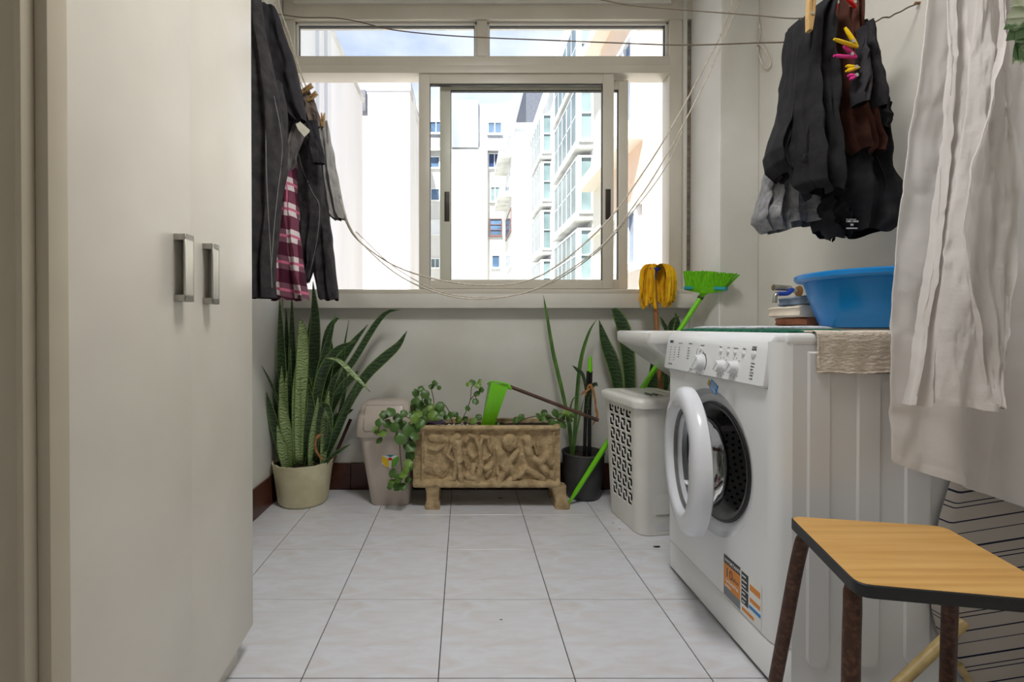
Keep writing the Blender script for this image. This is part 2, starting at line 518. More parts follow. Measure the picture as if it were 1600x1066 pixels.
struct(MB().box(XL - 0.1, XR + 0.1, YF - 0.1, YB + 0.2, ZC, ZC + 0.15), 'ceiling', M_ceil)
struct(MB().box(XL - 0.12, XL, YF, YB + 0.2, 0, ZC), 'wall_left', M_wall)
struct(MB().box(XR, XR + 0.12, YF, YB + 0.2, 0, ZC), 'wall_right', M_wallr)
struct(MB().box(XL - 0.1, XR + 0.1, YF - 0.12, YF, 0, ZC), 'wall_front', M_wall)
struct(MB().box(XP, XR, YP, YB + 0.2, 0, ZC, 0.006, 2), 'wall_pillar', M_pillar)
struct(MB().box(XP - .004, XP + .001, YP + .004, YB - .03, 0.14, ZC, 0.001, 1), 'trim_lit_face', M_pillarlit)  # thin added panel, brightness from the window painted onto the pillar's inner face
ZS0, ZS1, ZTOP = 0.953, 1.03, 2.545
struct(MB().box(XL, XP, YB, YB + 0.2, 0, ZS0), 'wall_back', M_wall)
struct(MB().box(XL, XP, YB - 0.02, YB + 0.2, ZTOP + 0.03, ZC), 'wall_lintel', M_dirty)

bl = struct(MB().box(XL, XL + 0.004, 1.26, YB, 0.004, 0.136), 'baseboard_left', M_grout)
bb = struct(MB().box(XL, XP, YB - 0.004, YB, 0.004, 0.136), 'baseboard_back', M_grout)
y = 1.27
while y < YB - 0.05:
    y2 = min(y + 0.33, YB - 0.012)
    part(MB().box(XL + 0.001, XL + 0.011, y, y2 - 0.003, 0.001, 0.139, 0.0015, 1), 'tile', M_skirt, bl, 0); y = y2
x = XL + 0.012
while x < XP - 0.02:
    x2 = min(x + 0.33, XP)
    part(MB().box(x, x2 - 0.003, YB - 0.011, YB - 0.001, 0.001, 0.139, 0.0015, 1), 'tile', M_skirt, bb, 0); x = x2

# near door casing on the left
ja = 0.56
struct(MB().box(XL, -0.521, ja, ja + 0.04, 0, ZC), 'wall_jamb', M_jamb)
dj = struct(MB().box(-0.521, -0.512, ja - 0.012, ja + 0.04, 0, ZC, 0.003, 2), 'trim_1', M_jamb, 40)
struct(MB().box(-0.512, -0.495, ja + 0.004, ja + 0.034, 0, ZC, 0.004, 2), 'trim_2', M_jamb, 40)

# ------------------------------------------------------------------ window
YW = 2.45
def zx(px, py, D=2.47):
    p = at(px, py, D); return p.x, p.z
win = empty('window_1', (0.12, YW, ZS1), kind='structure')
win['label'] = 'wide cream aluminium window with two sliding sashes and a transom'
fx0, fx1 = XL + 0.004, XP - 0.004
zt = lambda y: at(700, y, 2.47).z
wx = lambda x: at(x, 300, 2.47).x
part(MB().box(fx0, wx(463), YW, YW + 0.09, ZS1, ZTOP, 0.004), 'frame_stile', M_alu, win)
part(MB().box(wx(1043), wx(1063), YW, YW + 0.09, ZS1, ZTOP, 0.004), 'frame_stile', M_alu, win)
part(MB().box(wx(1063) + .001, wx(1069), YW - 0.012, YW + 0.09, ZS1, ZTOP, 0.003), 'cover_strip', M_sill, win)
part(MB().box(wx(1069) + .001, fx1, YW + 0.012, YW + 0.09, ZS1, ZTOP, 0.003), 'shutter_guide', M_dirty, win)
part(MB().box(fx0, fx1, YW - 0.006, YW + 0.09, zt(35), ZTOP, 0.004), 'frame_head', M_alu, win)
part(MB().box(wx(463), wx(1043), YW - 0.02, YW + 0.004, zt(13), ZTOP + 0.002, 0.004), 'head_moulding', M_sill, win)
part(MB().box(wx(463), wx(1043), YW - 0.002, YW + 0.09, zt(106), zt(91), 0.004), 'transom_rail', M_alu, win)
part(MB().box(wx(463), wx(1043), YW - 0.012, YW + 0.09, zt(119), zt(107), 0.004), 'transom_rail', M_alu, win)
part(MB().box(wx(745), wx(761), YW, YW + 0.09, zt(91) + .001, zt(35) - .001, 0.004), 'transom_mullion', M_alu, win)
part(MB().box(fx0, fx1, YW - 0.02, YW + 0.09, ZS1 - 0.004, zt(453), 0.004), 'bottom_track', M_alu, win)
for a, b in ((463, 745), (761, 1043)):
    f = MB()
    X0, X1, Z0, Z1 = wx(a), wx(b), zt(91), zt(35)
    f.box(X0, X0 + .012, YW + .02, YW + .06, Z0, Z1, .002); f.box(X1 - .012, X1, YW + .02, YW + .06, Z0, Z1, .002)
    f.box(X0, X1, YW + .02, YW + .06, Z1 - .012, Z1, .002); f.box(X0, X1, YW + .02, YW + .06, Z0, Z0 + .006, .002)
    fb = part(f, 'glazing_bead', M_sill, win)
    part(MB().box(X0 + .012, X1 - .012, YW + .038, YW + .042, Z0 + .006, Z1 - .012), 'pane', M_glass, win, 0)
    f = MB()
    f.box(X0 + .012, X0 + .0145, YW + .03, YW + .05, Z0 + .006, Z1 - .012); f.box(X1 - .0145, X1 - .012, YW + .03, YW + .05, Z0 + .006, Z1 - .012)
    f.box(X0 + .012, X1 - .012, YW + .03, YW + .05, Z1 - .0155, Z1 - .012)
    part(f, 'seal', M_alud, fb, 0)
def sash(x0, x1, y0, sw_l, sw_r, lock_x, top_w, bot_w, ztop, zbot):
    f = MB()
    f.box(x0, x0 + sw_l, y0, y0 + .03, zbot, ztop, .003); f.box(x1 - sw_r, x1, y0, y0 + .03, zbot, ztop, .003)
    f.box(x0 + sw_l, x1 - sw_r, y0 + .001, y0 + .029, ztop - top_w, ztop, .002); f.box(x0 + sw_l, x1 - sw_r, y0 + .001, y0 + .029, zbot, zbot + bot_w, .002)
    s = part(f, 'sash', M_alu, win)
    part(MB().box(x0 + sw_l, x1 - sw_r, y0 + .013, y0 + .017, zbot + bot_w, ztop - top_w), 'pane', M_glass, s, 0)
    g = MB()
    g.box(x0 + sw_l, x0 + sw_l + .003, y0 + .006, y0 + .024, zbot + bot_w, ztop - top_w)
    g.box(x1 - sw_r - .003, x1 - sw_r, y0 + .006, y0 + .024, zbot + bot_w, ztop - top_w)
    g.box(x0 + sw_l, x1 - sw_r, y0 + .006, y0 + .024, ztop - top_w - .006, ztop - top_w)
    part(g, 'seal', M_alud, s, 0)
    zl = zt(321)
    g = MB().box(lock_x - .0135, lock_x + .0135, y0 - .004, y0 + .001, zl - .078, zl + .078, .002)
    part(g, 'lock', M_lock, s)
    return s
sash(wx(655), wx(957), YW - 0.002, .057, .057, wx(948), .052, .045, zt(118), zt(452))
sash(wx(687), wx(984), YW + 0.045, .057, .05, wx(697) + .004, .05, .05, zt(121), zt(451))
sill = struct(MB().box(fx0, fx1, YB - 0.06, YB + .01, ZS0, ZS1, 0.005, 2), 'trim_3', M_sill, 40)
tb = struct(MB().box(fx0, fx1, YB - 0.03, YB - 0.002, ZTOP + .002, ZTOP + 0.06, 0.004), 'trim_4', M_dirty, 40)
for px in (447, 452, 458, 464, 473, 480, 487, 750, 757, 764, 1000, 1008):
    p = at(px, 3, 2.44)
    part(MB().box(p.x - .006, p.x + .006, YB - .046, YB - .03, ZTOP + .006, ZTOP + .03, .003), 'curtain_runner', M_white, tb)

# added ceiling fill lamp, out of view, brightens the room
lamp = empty('fill_lamp', (0.2, 0.85, ZC - 0.08), 'added, unseen round white fill lamp over the middle of the room', 'lamp')
part(MB().lathe([(0, ZC), (.15, ZC), (.155, ZC - .025), (.15, ZC - .03), (0, ZC - .03)], (0.2, 0.85, 0), 32), 'fill_lamp_base', M_white, lamp)
m_em = bpy.data.materials.new('fill_diffuser'); m_em.use_nodes = True
m_em.node_tree.nodes['Principled BSDF'].inputs['Emission Color'].default_value = (1, .97, .92, 1)
m_em.node_tree.nodes['Principled BSDF'].inputs['Emission Strength'].default_value = 2.5
part(MB().lathe([(.145, ZC - .03), (.13, ZC - .055), (.08, ZC - .072), (0.001, ZC - .078)], (0.2, 0.85, 0), 32), 'fill_lamp_shade', m_em, lamp)
ld = bpy.data.lights.new('fill_light', 'AREA'); ld.shape = 'DISK'; ld.size = .5; ld.energy = 5.6; ld.color = (1, .99, .98)  # extra fill light under the added fixture
lo = bpy.data.objects.new('fill_light', ld); COL.objects.link(lo); lo.location = (0, 0, -.03); lo.parent = lamp

# ================================================================== wardrobe
wd = empty('wardrobe', (-.75, .92, 0), 'tall white laminate wardrobe with two steel-handled doors at left', 'wardrobe')
part(MB().box(XL + .005, -.578, .612, 1.236, .075, 2.6, .001), 'carcass', M_wardin, wd)
part(MB().box(XL + .02, -.577, .62, 1.20, 0, .0755, .001), 'plinth', M_ward, wd)
def wdoor(p0, p1, hs):
    """p0,p1 plan corners of the outer face; handle at arc position hs (m from p0)"""
    a, b = Vector((p0[0], p0[1], 0)), Vector((p1[0], p1[1], 0))
    d = (b - a); ln = d.length; d.normalize()
    nrm = Vector((d.y, -d.x, 0))
    M = Matrix((( d.x, nrm.x, 0, a.x), (d.y, nrm.y, 0, a.y), (0, 0, 1, 0), (0, 0, 0, 1)))
    dr = part(MB().box(0, ln, -.018, 0, .0725, 2.62, .0012, 2, M), 'door', M_ward, wd)
    hz0, hz1, w = .905, 1.03, .014
    h = MB()
    h.box(hs - w, hs + w, .0, .022, hz0, hz0 + .012, .0008, 1, M); h.box(hs - w, hs + w, .0, .022, hz1 - .012, hz1, .0008, 1, M)
    h.box(hs + w - .004, hs + w, .0, .022, hz0, hz1, .0008, 1, M)
    h.box(hs - w, hs + w, .018, .022, hz0, hz1, .0008, 1, M)
    part(h, 'handle', M_handle, dr, 40, 'brushed steel bow handle')
wdoor((-.5385, .613), (-.5335, .924), .272)
wdoor((-.535, .9255), (-.5555, 1.2405), .062)

# ================================================================== garment builder
def garment_mesh(mb, rows, nrow=54, N=64, folds=5, amp=.010, seed=0, wob=.010, sq=0.7, uv=False, pleat=0.0):
    """rows: (py, xl, xr, depth, half thickness). A flattened cloth tube that hangs; open below"""
    rnd = random.Random(seed)
    ph = [rnd.uniform(0, 6.28) for _ in range(6)]
    y0, y1 = rows[0][0], rows[-1][0]
    rings = []
    for j in range(nrow):
        t = j / (nrow - 1)
        py, xl, xr, D, th = interp(rows, lerp(y0, y1, t))
        a, b = at(xl, py, D), at(xr, py, D)
        c = (a + b) / 2; hw = (b - a).length / 2
        ring = []
        for k in range(N):
            th_ = 2 * math.pi * k / N
            cx, sy = math.cos(th_), math.sin(th_)
            x_ = hw * (abs(cx) ** sq) * (1 if cx > 0 else -1)
            y_ = th * (abs(sy) ** 0.8) * (1 if sy > 0 else -1)
            g = .35 + .65 * t
            u = x_ / max(hw, 1e-4)
            f = math.sin(folds * 1.55 * u + ph[0] + 1.3 * math.sin(2.1 * t + ph[1])) + .55 * math.sin(folds * 2.9 * u + ph[2] + 3 * t)
            env = 1 - .6 * u ** 4
            y_ += 1.45 * amp * f * g * env * (1.0 if sy < 0 else .7)
            nz = mnoise.noise(Vector((u * 2.2 + seed, t * 7, (0 if sy < 0 else 5) + seed * .37)))
            y_ += wob * 1.3 * nz + wob * .45 * mnoise.noise(Vector((u * 6 + seed * 2, t * 11 + u * 3, (0 if sy < 0 else 5))))
            x_ += wob * .5 * mnoise.noise(Vector((t * 6, seed * 1.7, 1 if cx > 0 else 9)))
            z_ = pleat * math.sin(u * 6 + ph[3]) * (t ** 6)
            ring.append(c + Vector((x_, y_, z_)))
        rings.append(ring)
    mb.loft(rings, True, True, False)
    return rings
def add_uv(o, rx, rz):
    me = o.data
    uvl = me.uv_layers.new(name='UVMap')
    off = world_off(o)
    for l in me.loops:
        v = me.vertices[l.vertex_index].co
        uvl.data[l.index].uv = (v.x * rx[0] + v.z * rx[1], v.z * rz + 1.5 * v.x)

def garment(name, label, cat, mat, specs, group=None, seams=(), seam_mat=None, **kw):
    """specs: list of row lists; the first is the body, others are limbs joined to it"""
    base = at((specs[0][0][1] + specs[0][0][2]) / 2, specs[0][0][0], specs[0][0][3])
    mb = MB()
    for i, rows in enumerate(specs):
        garment_mesh(mb, rows, seed=kw.get('seed', 1) + i * 3, **{k: v for k, v in kw.items() if k != 'seed'})
    if not seams:
        return single(mb, name, mat, base, label, cat, group, smooth=75)
    e = empty(name, base, label, cat, group)
    mb.bm.normal_update()
    tree = BVHTree.FromBMesh(mb.bm)
    eye = Vector((0, 0, H))
    part(mb, 'fabric', mat, e, 75)
    for s in seams:
        pts = []
        for q in curve([at(*p) for p in s], 36):          # lay the seam on the cloth
            hit = tree.ray_cast(eye, (q - eye).normalized())[0]
            if hit is not None: pts.append(hit)
        if len(pts) > 3:
            part(MB().tube(pts, .0014, 6), 'seam', seam_mat or C_seam, e, 75)
    return e

LG = 'laundry hanging on the left line'
# --- left laundry (front to back)
garment('trousers', 'charcoal trousers hanging beside the wardrobe edge, open cuff at the bottom', 'trousers', C_blackd,
        [[(-60, 362, 402, 1.72, .03), (60, 368, 414, 1.72, .04), (150, 375, 436, 1.72, .05), (200, 378, 440, 1.72, .05), (320, 380, 436, 1.72, .05), (420, 382, 430, 1.72, .05), (466, 384, 431, 1.72, .05)],
         [(130, 420, 440, 1.78, .03), (185, 424, 448, 1.78, .04), (260, 424, 446, 1.78, .04), (330, 422, 437, 1.78, .035), (400, 420, 430, 1.78, .03), (440, 419, 427, 1.78, .025)]],
        seams=[[(415, 186, 1.665), (416, 260, 1.66), (419, 330, 1.66), (423, 400, 1.665), (425, 450, 1.67)], [(428, 150, 1.69), (438, 200, 1.70), (441, 240, 1.70), (434, 300, 1.705), (428, 360, 1.71), (424, 420, 1.71)]], amp=.012, folds=4, seed=3, wob=.012)
pc = curve([Vector((XL, 1.62, at(380, -75, 1.66).z)), at(384, -58, 1.72), at(402, -14, 1.85), at(420, 14, 1.92), at(436, 50, 2.04), at(455, 90, 2.13)], 40)
single(MB().tube(pc, .003, 7), 'white_clothesline', M_cord, pc[0], 'short white cord holding the dark garments beside the wardrobe', 'clothesline', smooth=75)
garment('sweatshirt', 'dark fleece sweatshirt pegged by one corner, spreading like a triangle', 'sweatshirt', C_dark,
        [[(14, 412, 431, 1.92, .03), (40, 412, 440, 1.92, .04), (80, 416, 455, 1.92, .05), (120, 420, 466, 1.92, .05), (150, 424, 472, 1.92, .05), (178, 446, 478, 1.92, .04), (190, 462, 479, 1.92, .02)],
         [(10, 398, 420, 1.86, .03), (60, 400, 420, 1.86, .03), (100, 398, 418, 1.86, .04), (170, 400, 432, 1.86, .04), (205, 408, 430, 1.86, .03)]], amp=.006, folds=2, seed=11, wob=.008)
garment('jeans', 'washed grey jeans with crumpled waistband behind the charcoal trousers', 'jeans', C_greyd,
        [[(138, 426, 446, 1.99, .03), (165, 430, 470, 1.99, .04), (200, 436, 478, 1.99, .05), (250, 438, 462, 1.99, .045), (300, 430, 445, 1.99, .04), (350, 424, 434, 1.99, .035), (400, 422, 429, 1.99, .03), (430, 421, 428, 1.99, .025)]],
        seams=[[(445, 178, 1.925), (452, 220, 1.92), (448, 270, 1.92), (430, 330, 1.925), (427, 390, 1.935)]], amp=.016, folds=6, seed=21, wob=.02)
pl = MB()
garment_mesh(pl, [(180, 446, 460, 2.02, .03), (255, 445, 464, 2.02, .04), (300, 436, 464, 2.0, .04), (345, 430, 466, 1.98, .045), (400, 426, 472, 1.96, .045), (440, 423, 479, 1.95, .045), (466, 427, 483, 1.95, .04)], seed=31, folds=3, amp=.012, wob=.016, pleat=.012)
plo = single(pl, 'plaid_shirt', C_plaid, at(452, 200, 2.02), 'plum and pink checked flannel shirt hanging above the snake plant', 'shirt', LG, smooth=75)
add_uv(plo, (12.0, 1.5), 9.0)
garment('trousers', 'black trousers with two tapering legs in front of the window frame', 'trousers', C_blackd,
        [[(180, 456, 486, 2.10, .04), (215, 454, 492, 2.10, .05), (260, 458, 502, 2.10, .055), (320, 464, 508, 2.10, .05), (360, 468, 504, 2.10, .05), (410, 472, 492, 2.10, .04), (440, 473, 482, 2.10, .03)],
         [(250, 482, 502, 2.14, .04), (320, 487, 512, 2.14, .05), (380, 488, 519, 2.14, .055), (430, 493, 525, 2.14, .055), (468, 499, 529, 2.14, .05)]],
        seams=[[(464, 228, 2.035), (472, 262, 2.03), (488, 300, 2.03), (499, 322, 2.03), (496, 370, 2.035), (488, 410, 2.045), (482, 436, 2.055)]], amp=.010, folds=3, seed=41, wob=.012, pleat=.006)
lab = MB()
lab.loft([[at(462, 194, 1.88), at(469, 190, 1.885)], [at(466, 203, 1.875), at(477, 197, 1.88)], [at(473, 211, 1.87), at(484, 203, 1.875)], [at(476, 214, 1.87), at(484, 206, 1.872)]], closed=False)
garment('pouch', 'dark grey cloth pouch pegged between jeans and pale shirt', 'cloth', C_dark,
        [[(190, 478, 496, 1.99, .015), (215, 482, 500, 1.99, .02), (245, 485, 507, 1.99, .02), (256, 488, 507, 1.99, .015)]], amp=.003, folds=2, seed=51, wob=.005)
garment('taupe_cloth', 'taupe cloth folded over the line under two wooden pegs', 'cloth', C_taupe,
        [[(143, 472, 486, 2.05, .015), (160, 474, 493, 2.05, .02), (182, 478, 499, 2.05, .02), (199, 484, 500, 2.05, .015)]], amp=.006, folds=3, seed=55, wob=.008)
garment('grey_shirt', 'pale grey cotton shirt at the window end of the left line', 'shirt', C_greyl,
        [[(190, 499, 512, 2.2, .02), (230, 494, 519, 2.2, .03), (270, 497, 526, 2.2, .04), (310, 506, 534, 2.2, .04), (336, 513, 541, 2.2, .04), (343, 521, 541, 2.2, .03)],
         [(220, 486, 502, 2.2, .025), (280, 490, 508, 2.2, .03), (312, 498, 513, 2.2, .025)]], amp=.010, folds=5, seed=61, wob=.010)
# care label as its own cloth tag
single(lab, 'care_label', C_cream, at(472, 202, 1.88), 'cream label flapping at the black trousers waist', 'label', smooth=75)

def wooden_peg(p, q, label, group='wooden clothes pegs', w=.006):
    p, q = Vector(p), Vector(q)
    e = empty('clothes_peg', p, label, 'clothes peg', group)
    d = (q - p).normalized(); s = d.cross(Vector((0, 1, 0))).normalized(); n = s.cross(d)
    for sg in (-1, 1):
        mb = MB()
        rings = []
        for t, off, th in ((0, .002, .003), (.45, .0045, .004), (.75, .005, .0035), (1, .007, .002)):
            c = p + (q - p) * t + s * sg * off
            rings.append([c + n * a * w + s * b * th for a, b in ((-1, -1), (1, -1), (1, 1), (-1, 1))])
        mb.loft(rings, True, True, True)
        part(mb, 'arm', M_peg, e)
    c = p + (q - p) * .45
    part(MB().tube([c - n * w * 1.3, c + n * w * 1.3], .0045, 8), 'spring', M_metal, e)
wooden_peg(at(468, 147, 2.02), at(488, 133, 2.01), 'upper wooden peg over the taupe cloth')
wooden_peg(at(480, 158, 2.03), at(495, 145, 2.02), 'second wooden peg just below the upper one on the taupe cloth')
wooden_peg(at(504, 198, 2.17), at(505, 177, 2.165), 'upright wooden peg on the pale grey shirt')

# --- lines
single(MB().tube(curve([at(398, 22, 2.09), at(418, 20, 2.12), at(470, 27, 2.15), at(520, 28, 2.1), at(560, 34, 2.05), at(610, 46, 2.0), at(680, 54, 1.95), at(760, 59, 1.88), at(860, 63, 1.8), at(960, 67, 1.72), at(1040, 70, 1.66), at(1100, 70, 1.6), at(1180, 67, 1.52), at(1240, 65, 1.46), at(1300, 55, 1.43), at(1356, 36, 1.42)], 90), .0022, 6),
       'wire_clothesline', M_wire, at(398, 22, 2.09), 'thin dark wire clothesline sagging across the transom glass', 'clothesline', smooth=75)
single(MB().tube(curve([Vector((.25, 2.46, ZC - .02)), at(850, -22, 2.1), at(915, -6, 1.75), at(955, 3, 1.72), at(1000, 10, 1.66), at(1100, 18, 1.58), at(1180, 24, 1.5), at(1245, 29, 1.43), at(1300, 22, 1.42)], 40), .0018, 6),
       'wire_clothesline', M_wire, at(915, -6, 1.75), 'upper wire clothesline crossing the pillar to the black clothes', 'clothesline', smooth=75)
hk = empty('wall_hook_wire', onX(1437, 5, XR - .001), 'twisted wire end fixed to a nail on the right wall', 'wire')
part(MB().tube(curve([at(1356, 36, 1.42), at(1366, 35, 1.42), at(1375, 30, 1.42), at(1378, 28, 1.418), at(1384, 27, 1.416), at(1390, 27, 1.416), at(1398, 22, 1.414), at(1408, 18, 1.412), at(1418, 12, 1.41), at(1428, 8, 1.41), at(1436, 5, 1.408)], 50), .0022, 6), 'wire', M_wire, hk, 75)
pn = onX(1437, 5, XR)
part(MB().tube([pn + Vector((.004, 0, 0)), pn - Vector((.014, 0, 0))], .004, 8), 'nail', M_brass, hk)
pc = curve([Vector((-.86, 2.38, ZC - .004)), at(428, -8, 2.12), at(446, 55, 2.14), at(468, 125, 2.16), at(500, 200, 2.19), at(538, 340, 2.2), at(575, 388, 2.2), at(640, 425, 2.19), at(740, 445, 2.17), at(840, 433, 2.14), at(940, 355, 2.1), at(1010, 262, 2.08), at(1060, 180, 2.06), at(1100, 105, 2.05), at(1126, 55, 2.06), at(1148, -8, 2.12), at(1156, -28, 2.172)], 96)
single(MB().tube(pc, .0036, 7), 'white_clothesline', M_cord, pc[0], 'white cord, upper of the drooping loops before the window', 'clothesline', smooth=75)
pc = curve([Vector((-.83, 2.40, ZC - .004)), at(436, -8, 2.10), at(452, 55, 2.12), at(474, 125, 2.15), at(505, 200, 2.18), at(541, 341, 2.19), at(580, 395, 2.19), at(640, 440, 2.17), at(720, 466, 2.15), at(800, 462, 2.13), at(860, 440, 2.11), at(940, 384, 2.08), at(1000, 308, 2.06), at(1040, 245, 2.04), at(1070, 190, 2.03), at(1105, 120, 2.01), at(1140, 40, 2.05), at(1157, -8, 2.11), at(1166, -32, 2.172)], 96)
single(MB().tube(pc, .0032, 7), 'white_clothesline', M_cord, pc[0], 'white cord, lowest of the drooping loops before the window', 'clothesline', smooth=75)
pc = curve([at(556, 362, 2.20), at(620, 420, 2.185), at(700, 459, 2.165), at(790, 463, 2.145), at(860, 443, 2.12), at(938, 389, 2.09), at(1004, 312, 2.07), at(1042, 258, 2.05), at(1066, 205, 2.035)], 70)
single(MB().tube(pc, .0024, 7), 'white_clothesline', M_cord, pc[0], 'white cord running close behind the lowest drooping loop', 'clothesline', smooth=75)
pc = curve([onX(1184, -10, XR - .01), onX(1183, 20, XR - .008), onX(1188, 50, XR - .008), onX(1184, 75, XR - .008), onX(1190, 98, XR - .008), onX(1198, 108, XR - .008), onX(1204, 100, XR - .008), onX(1197, 82, XR - .008), onX(1188, 70, XR - .01), onX(1182, 72, XR - .012)], 50)
single(MB().tube(pc, .0032, 7), 'knotted_cord', M_cord, pc[0], 'short white cord with a knotted loop on the right wall', 'cord', smooth=75)

# --- right laundry
RD = 1.40
garment('black_trousers', 'black cotton trousers pegged with a wooden peg, foremost on the right line', 'trousers', C_black,
        [[(2, 1284, 1300, RD - .05, .02), (16, 1264, 1299, RD - .05, .03), (34, 1248, 1299, RD - .05, .03), (100, 1243, 1299, RD - .05, .03), (180, 1241, 1301, RD - .05, .04), (250, 1243, 1304, RD - .05, .045), (290, 1247, 1305, RD - .05, .045), (303, 1262, 1300, RD - .05, .04)],
         [(40, 1236, 1250, RD, .03), (120, 1232, 1250, RD, .035), (200, 1216, 1252, RD, .045), (240, 1203, 1250, RD, .05), (262, 1206, 1248, RD, .05), (276, 1224, 1242, RD, .04)]],
        seams=[[(1247, 66, RD - .085), (1241, 150, RD - .09), (1236, 190, RD - .085)]], seam_mat=C_dark, amp=.017, folds=4, seed=71, wob=.014, pleat=.01)
garment('grey_shorts', 'heather grey shorts with wide hems under the black trousers', 'shorts', C_grey,
        [[(62, 1234, 1248, RD + .09, .03), (140, 1228, 1252, RD + .09, .035), (240, 1214, 1262, RD + .09, .045), (300, 1211, 1278, RD + .09, .05), (335, 1212, 1284, RD + .09, .05), (351, 1216, 1280, RD + .09, .05)],
         [(240, 1206, 1226, RD + .1, .035), (300, 1194, 1224, RD + .1, .045), (345, 1184, 1222, RD + .1, .05), (362, 1200, 1224, RD + .1, .04)]], seams=[[(1212, 318, RD + .03), (1245, 327, RD + .025), (1280, 324, RD + .03)]], amp=.012, folds=4, seed=81, wob=.014)
ts = garment('black_tshirt', 'black t-shirt with small white print inside its hem', 't-shirt', C_black,
        [[(40, 1312, 1348, RD + .03, .03), (140, 1312, 1362, RD + .03, .04), (210, 1310, 1372, RD + .03, .05), (250, 1300, 1382, RD + .03, .055), (285, 1286, 1396, RD + .03, .06), (325, 1276, 1406, RD + .03, .06), (350, 1278, 1402, RD + .03, .06), (364, 1284, 1378, RD + .03, .06)],
         [(300, 1286, 1320, RD - .0, .03), (345, 1290, 1326, RD - .0, .035), (372, 1300, 1318, RD - .0, .03)]], seams=[[(1360, 225, RD - .035), (1384, 280, RD - .045), (1382, 310, RD - .045)]], seam_mat=C_dark, amp=.012, folds=4, seed=91, wob=.016, pleat=.008)
pt = at(1317, 345, RD - .06)
rp = random.Random(2)
for z_, h_, w_ in ((0, .0022, .026), (-.007, .005, .034), (-.0165, .0055, .006), (-.0255, .0035, .030)):
    g = MB(); x_ = 0.0
    while x_ < w_:
        d_ = rp.uniform(.0016, .0032)
        g.box(pt.x + x_ + (.012 if w_ < .01 else 0), pt.x + x_ + (.012 if w_ < .01 else 0) + d_ * .75, pt.y - .0125, pt.y - .012, pt.z + z_, pt.z + z_ + h_)
        x_ += d_ + (.002 if rp.random() < .15 else 0)
    part(g, 'print', C_print, ts, 0)
garment('brown_leggings', 'brown leggings hanging in pleats between black trousers and socks', 'leggings', C_brown,
        [[(-6, 1304, 1344, RD - .02, .03), (8, 1304, 1344, RD - .02, .03), (60, 1306, 1344, RD - .02, .035), (130, 1307, 1347, RD - .02, .04), (190, 1311, 1358, RD - .02, .045), (225, 1318, 1367, RD - .02, .045), (242, 1330, 1362, RD - .02, .04)]], amp=.012, folds=7, seed=101, wob=.008, pleat=.01)
SG = 'dark socks on the right line'
garment('sock', 'front dark sock with pale grey heel under the yellow peg', 'sock', C_dark,
        [[(44, 1343, 1350, RD - .09, .012), (80, 1343, 1354, RD - .09, .016), (125, 1338, 1356, RD - .09, .028), (150, 1332, 1354, RD - .09, .024), (164, 1335, 1350, RD - .09, .024)]], SG, amp=.003, folds=2, seed=111, wob=.006)
garment('sock', 'middle dark sock with open cuff facing the room', 'sock', C_dark,
        [[(36, 1352, 1362, RD - .06, .015), (90, 1352, 1370, RD - .06, .022), (135, 1358, 1380, RD - .06, .026), (160, 1357, 1383, RD - .06, .028), (171, 1360, 1380, RD - .06, .026)]], SG, amp=.003, folds=2, seed=115, wob=.006)
garment('sock', 'lowest black sock at the right edge of the hanging bundle', 'sock', C_black,
        [[(120, 1350, 1372, RD - .03, .02), (165, 1352, 1386, RD - .03, .026), (185, 1358, 1389, RD - .03, .028), (204, 1364, 1386, RD - .03, .026)]], SG, amp=.004, folds=2, seed=119, wob=.008)
garment('leopard_cloth', 'small leopard print cloth at the left end of the black clothes', 'cloth', C_leop,
        [[(42, 1240, 1250, RD + .06, .01), (55, 1232, 1249, RD + .06, .014), (70, 1232, 1246, RD + .06, .014)]], amp=.003, folds=2, seed=121, wob=.003)
wooden_peg(at(1264, 49, RD - .125), at(1268, -6, RD - .115), 'wooden peg clipping the black trousers', w=.007)

def plastic_peg(root, tip1, tip2, mat, label, w=.0055, th=.0032):
    """root = pinch end on the cloth; the two grips spread to tip1, tip2"""
    root, tip1, tip2 = Vector(root), Vector(tip1), Vector(tip2)
    e = empty('clothes_peg', root, label, 'clothes peg', 'plastic clothes pegs')
    for tip in (tip1, tip2):
        pts = curve([root, root.lerp(tip, .4), tip], 8)
        rings = []
        d = (tip - root).normalized(); s = d.cross(Vector((0, 1, 0))).normalized()
        for i, c in enumerate(pts):
            t = i / 7
            ww = w * (.7 + .5 * math.sin(math.pi * min(t * 1.1, 1)))
            hh = th * (.8 + .9 * t) * (.45 if i == 7 else 1)
            rings.append([c + Vector((0, 1, 0)) * ww * math.cos(a) + s * hh * math.sin(a) for a in [2 * math.pi * k / 10 for k in range(10)]])
        part(MB().loft(rings, True, True, True), 'grip', mat, e, 60)
    c = root.lerp((tip1 + tip2) / 2, .35)
    part(MB().tube([c + Vector((0, -.008, 0)), c + Vector((0, .008, 0))], .005, 8), 'spring', M_metal, e)
D1 = RD - .11
plastic_peg(at(1340, 74, D1), at(1320, 43, D1), at(1303, 61, D1 - .01), M_pegy, 'large yellow plastic peg with spread grips beside the socks')
plastic_peg(at(1338, 90, D1 + .006), at(1318, 72, D1 + .006), at(1303, 87, D1), M_pegp, 'large pink plastic peg just below the yellow one')
plastic_peg(at(1342, 106, D1 + .004), at(1322, 103, D1 + .006), at(1322, 111, D1), M_pegy, 'small end of a yellow peg between two pink pegs')
plastic_peg(at(1340, 118, D1), at(1325, 118, D1), at(1328, 124, D1), M_pegp, 'lowest pink peg above the front sock')
plastic_peg(at(1356, 70, RD - .05), at(1364, 68, RD - .05), at(1363, 74, RD - .055), M_pegy, 'yellow peg tip on the wall side of the socks')
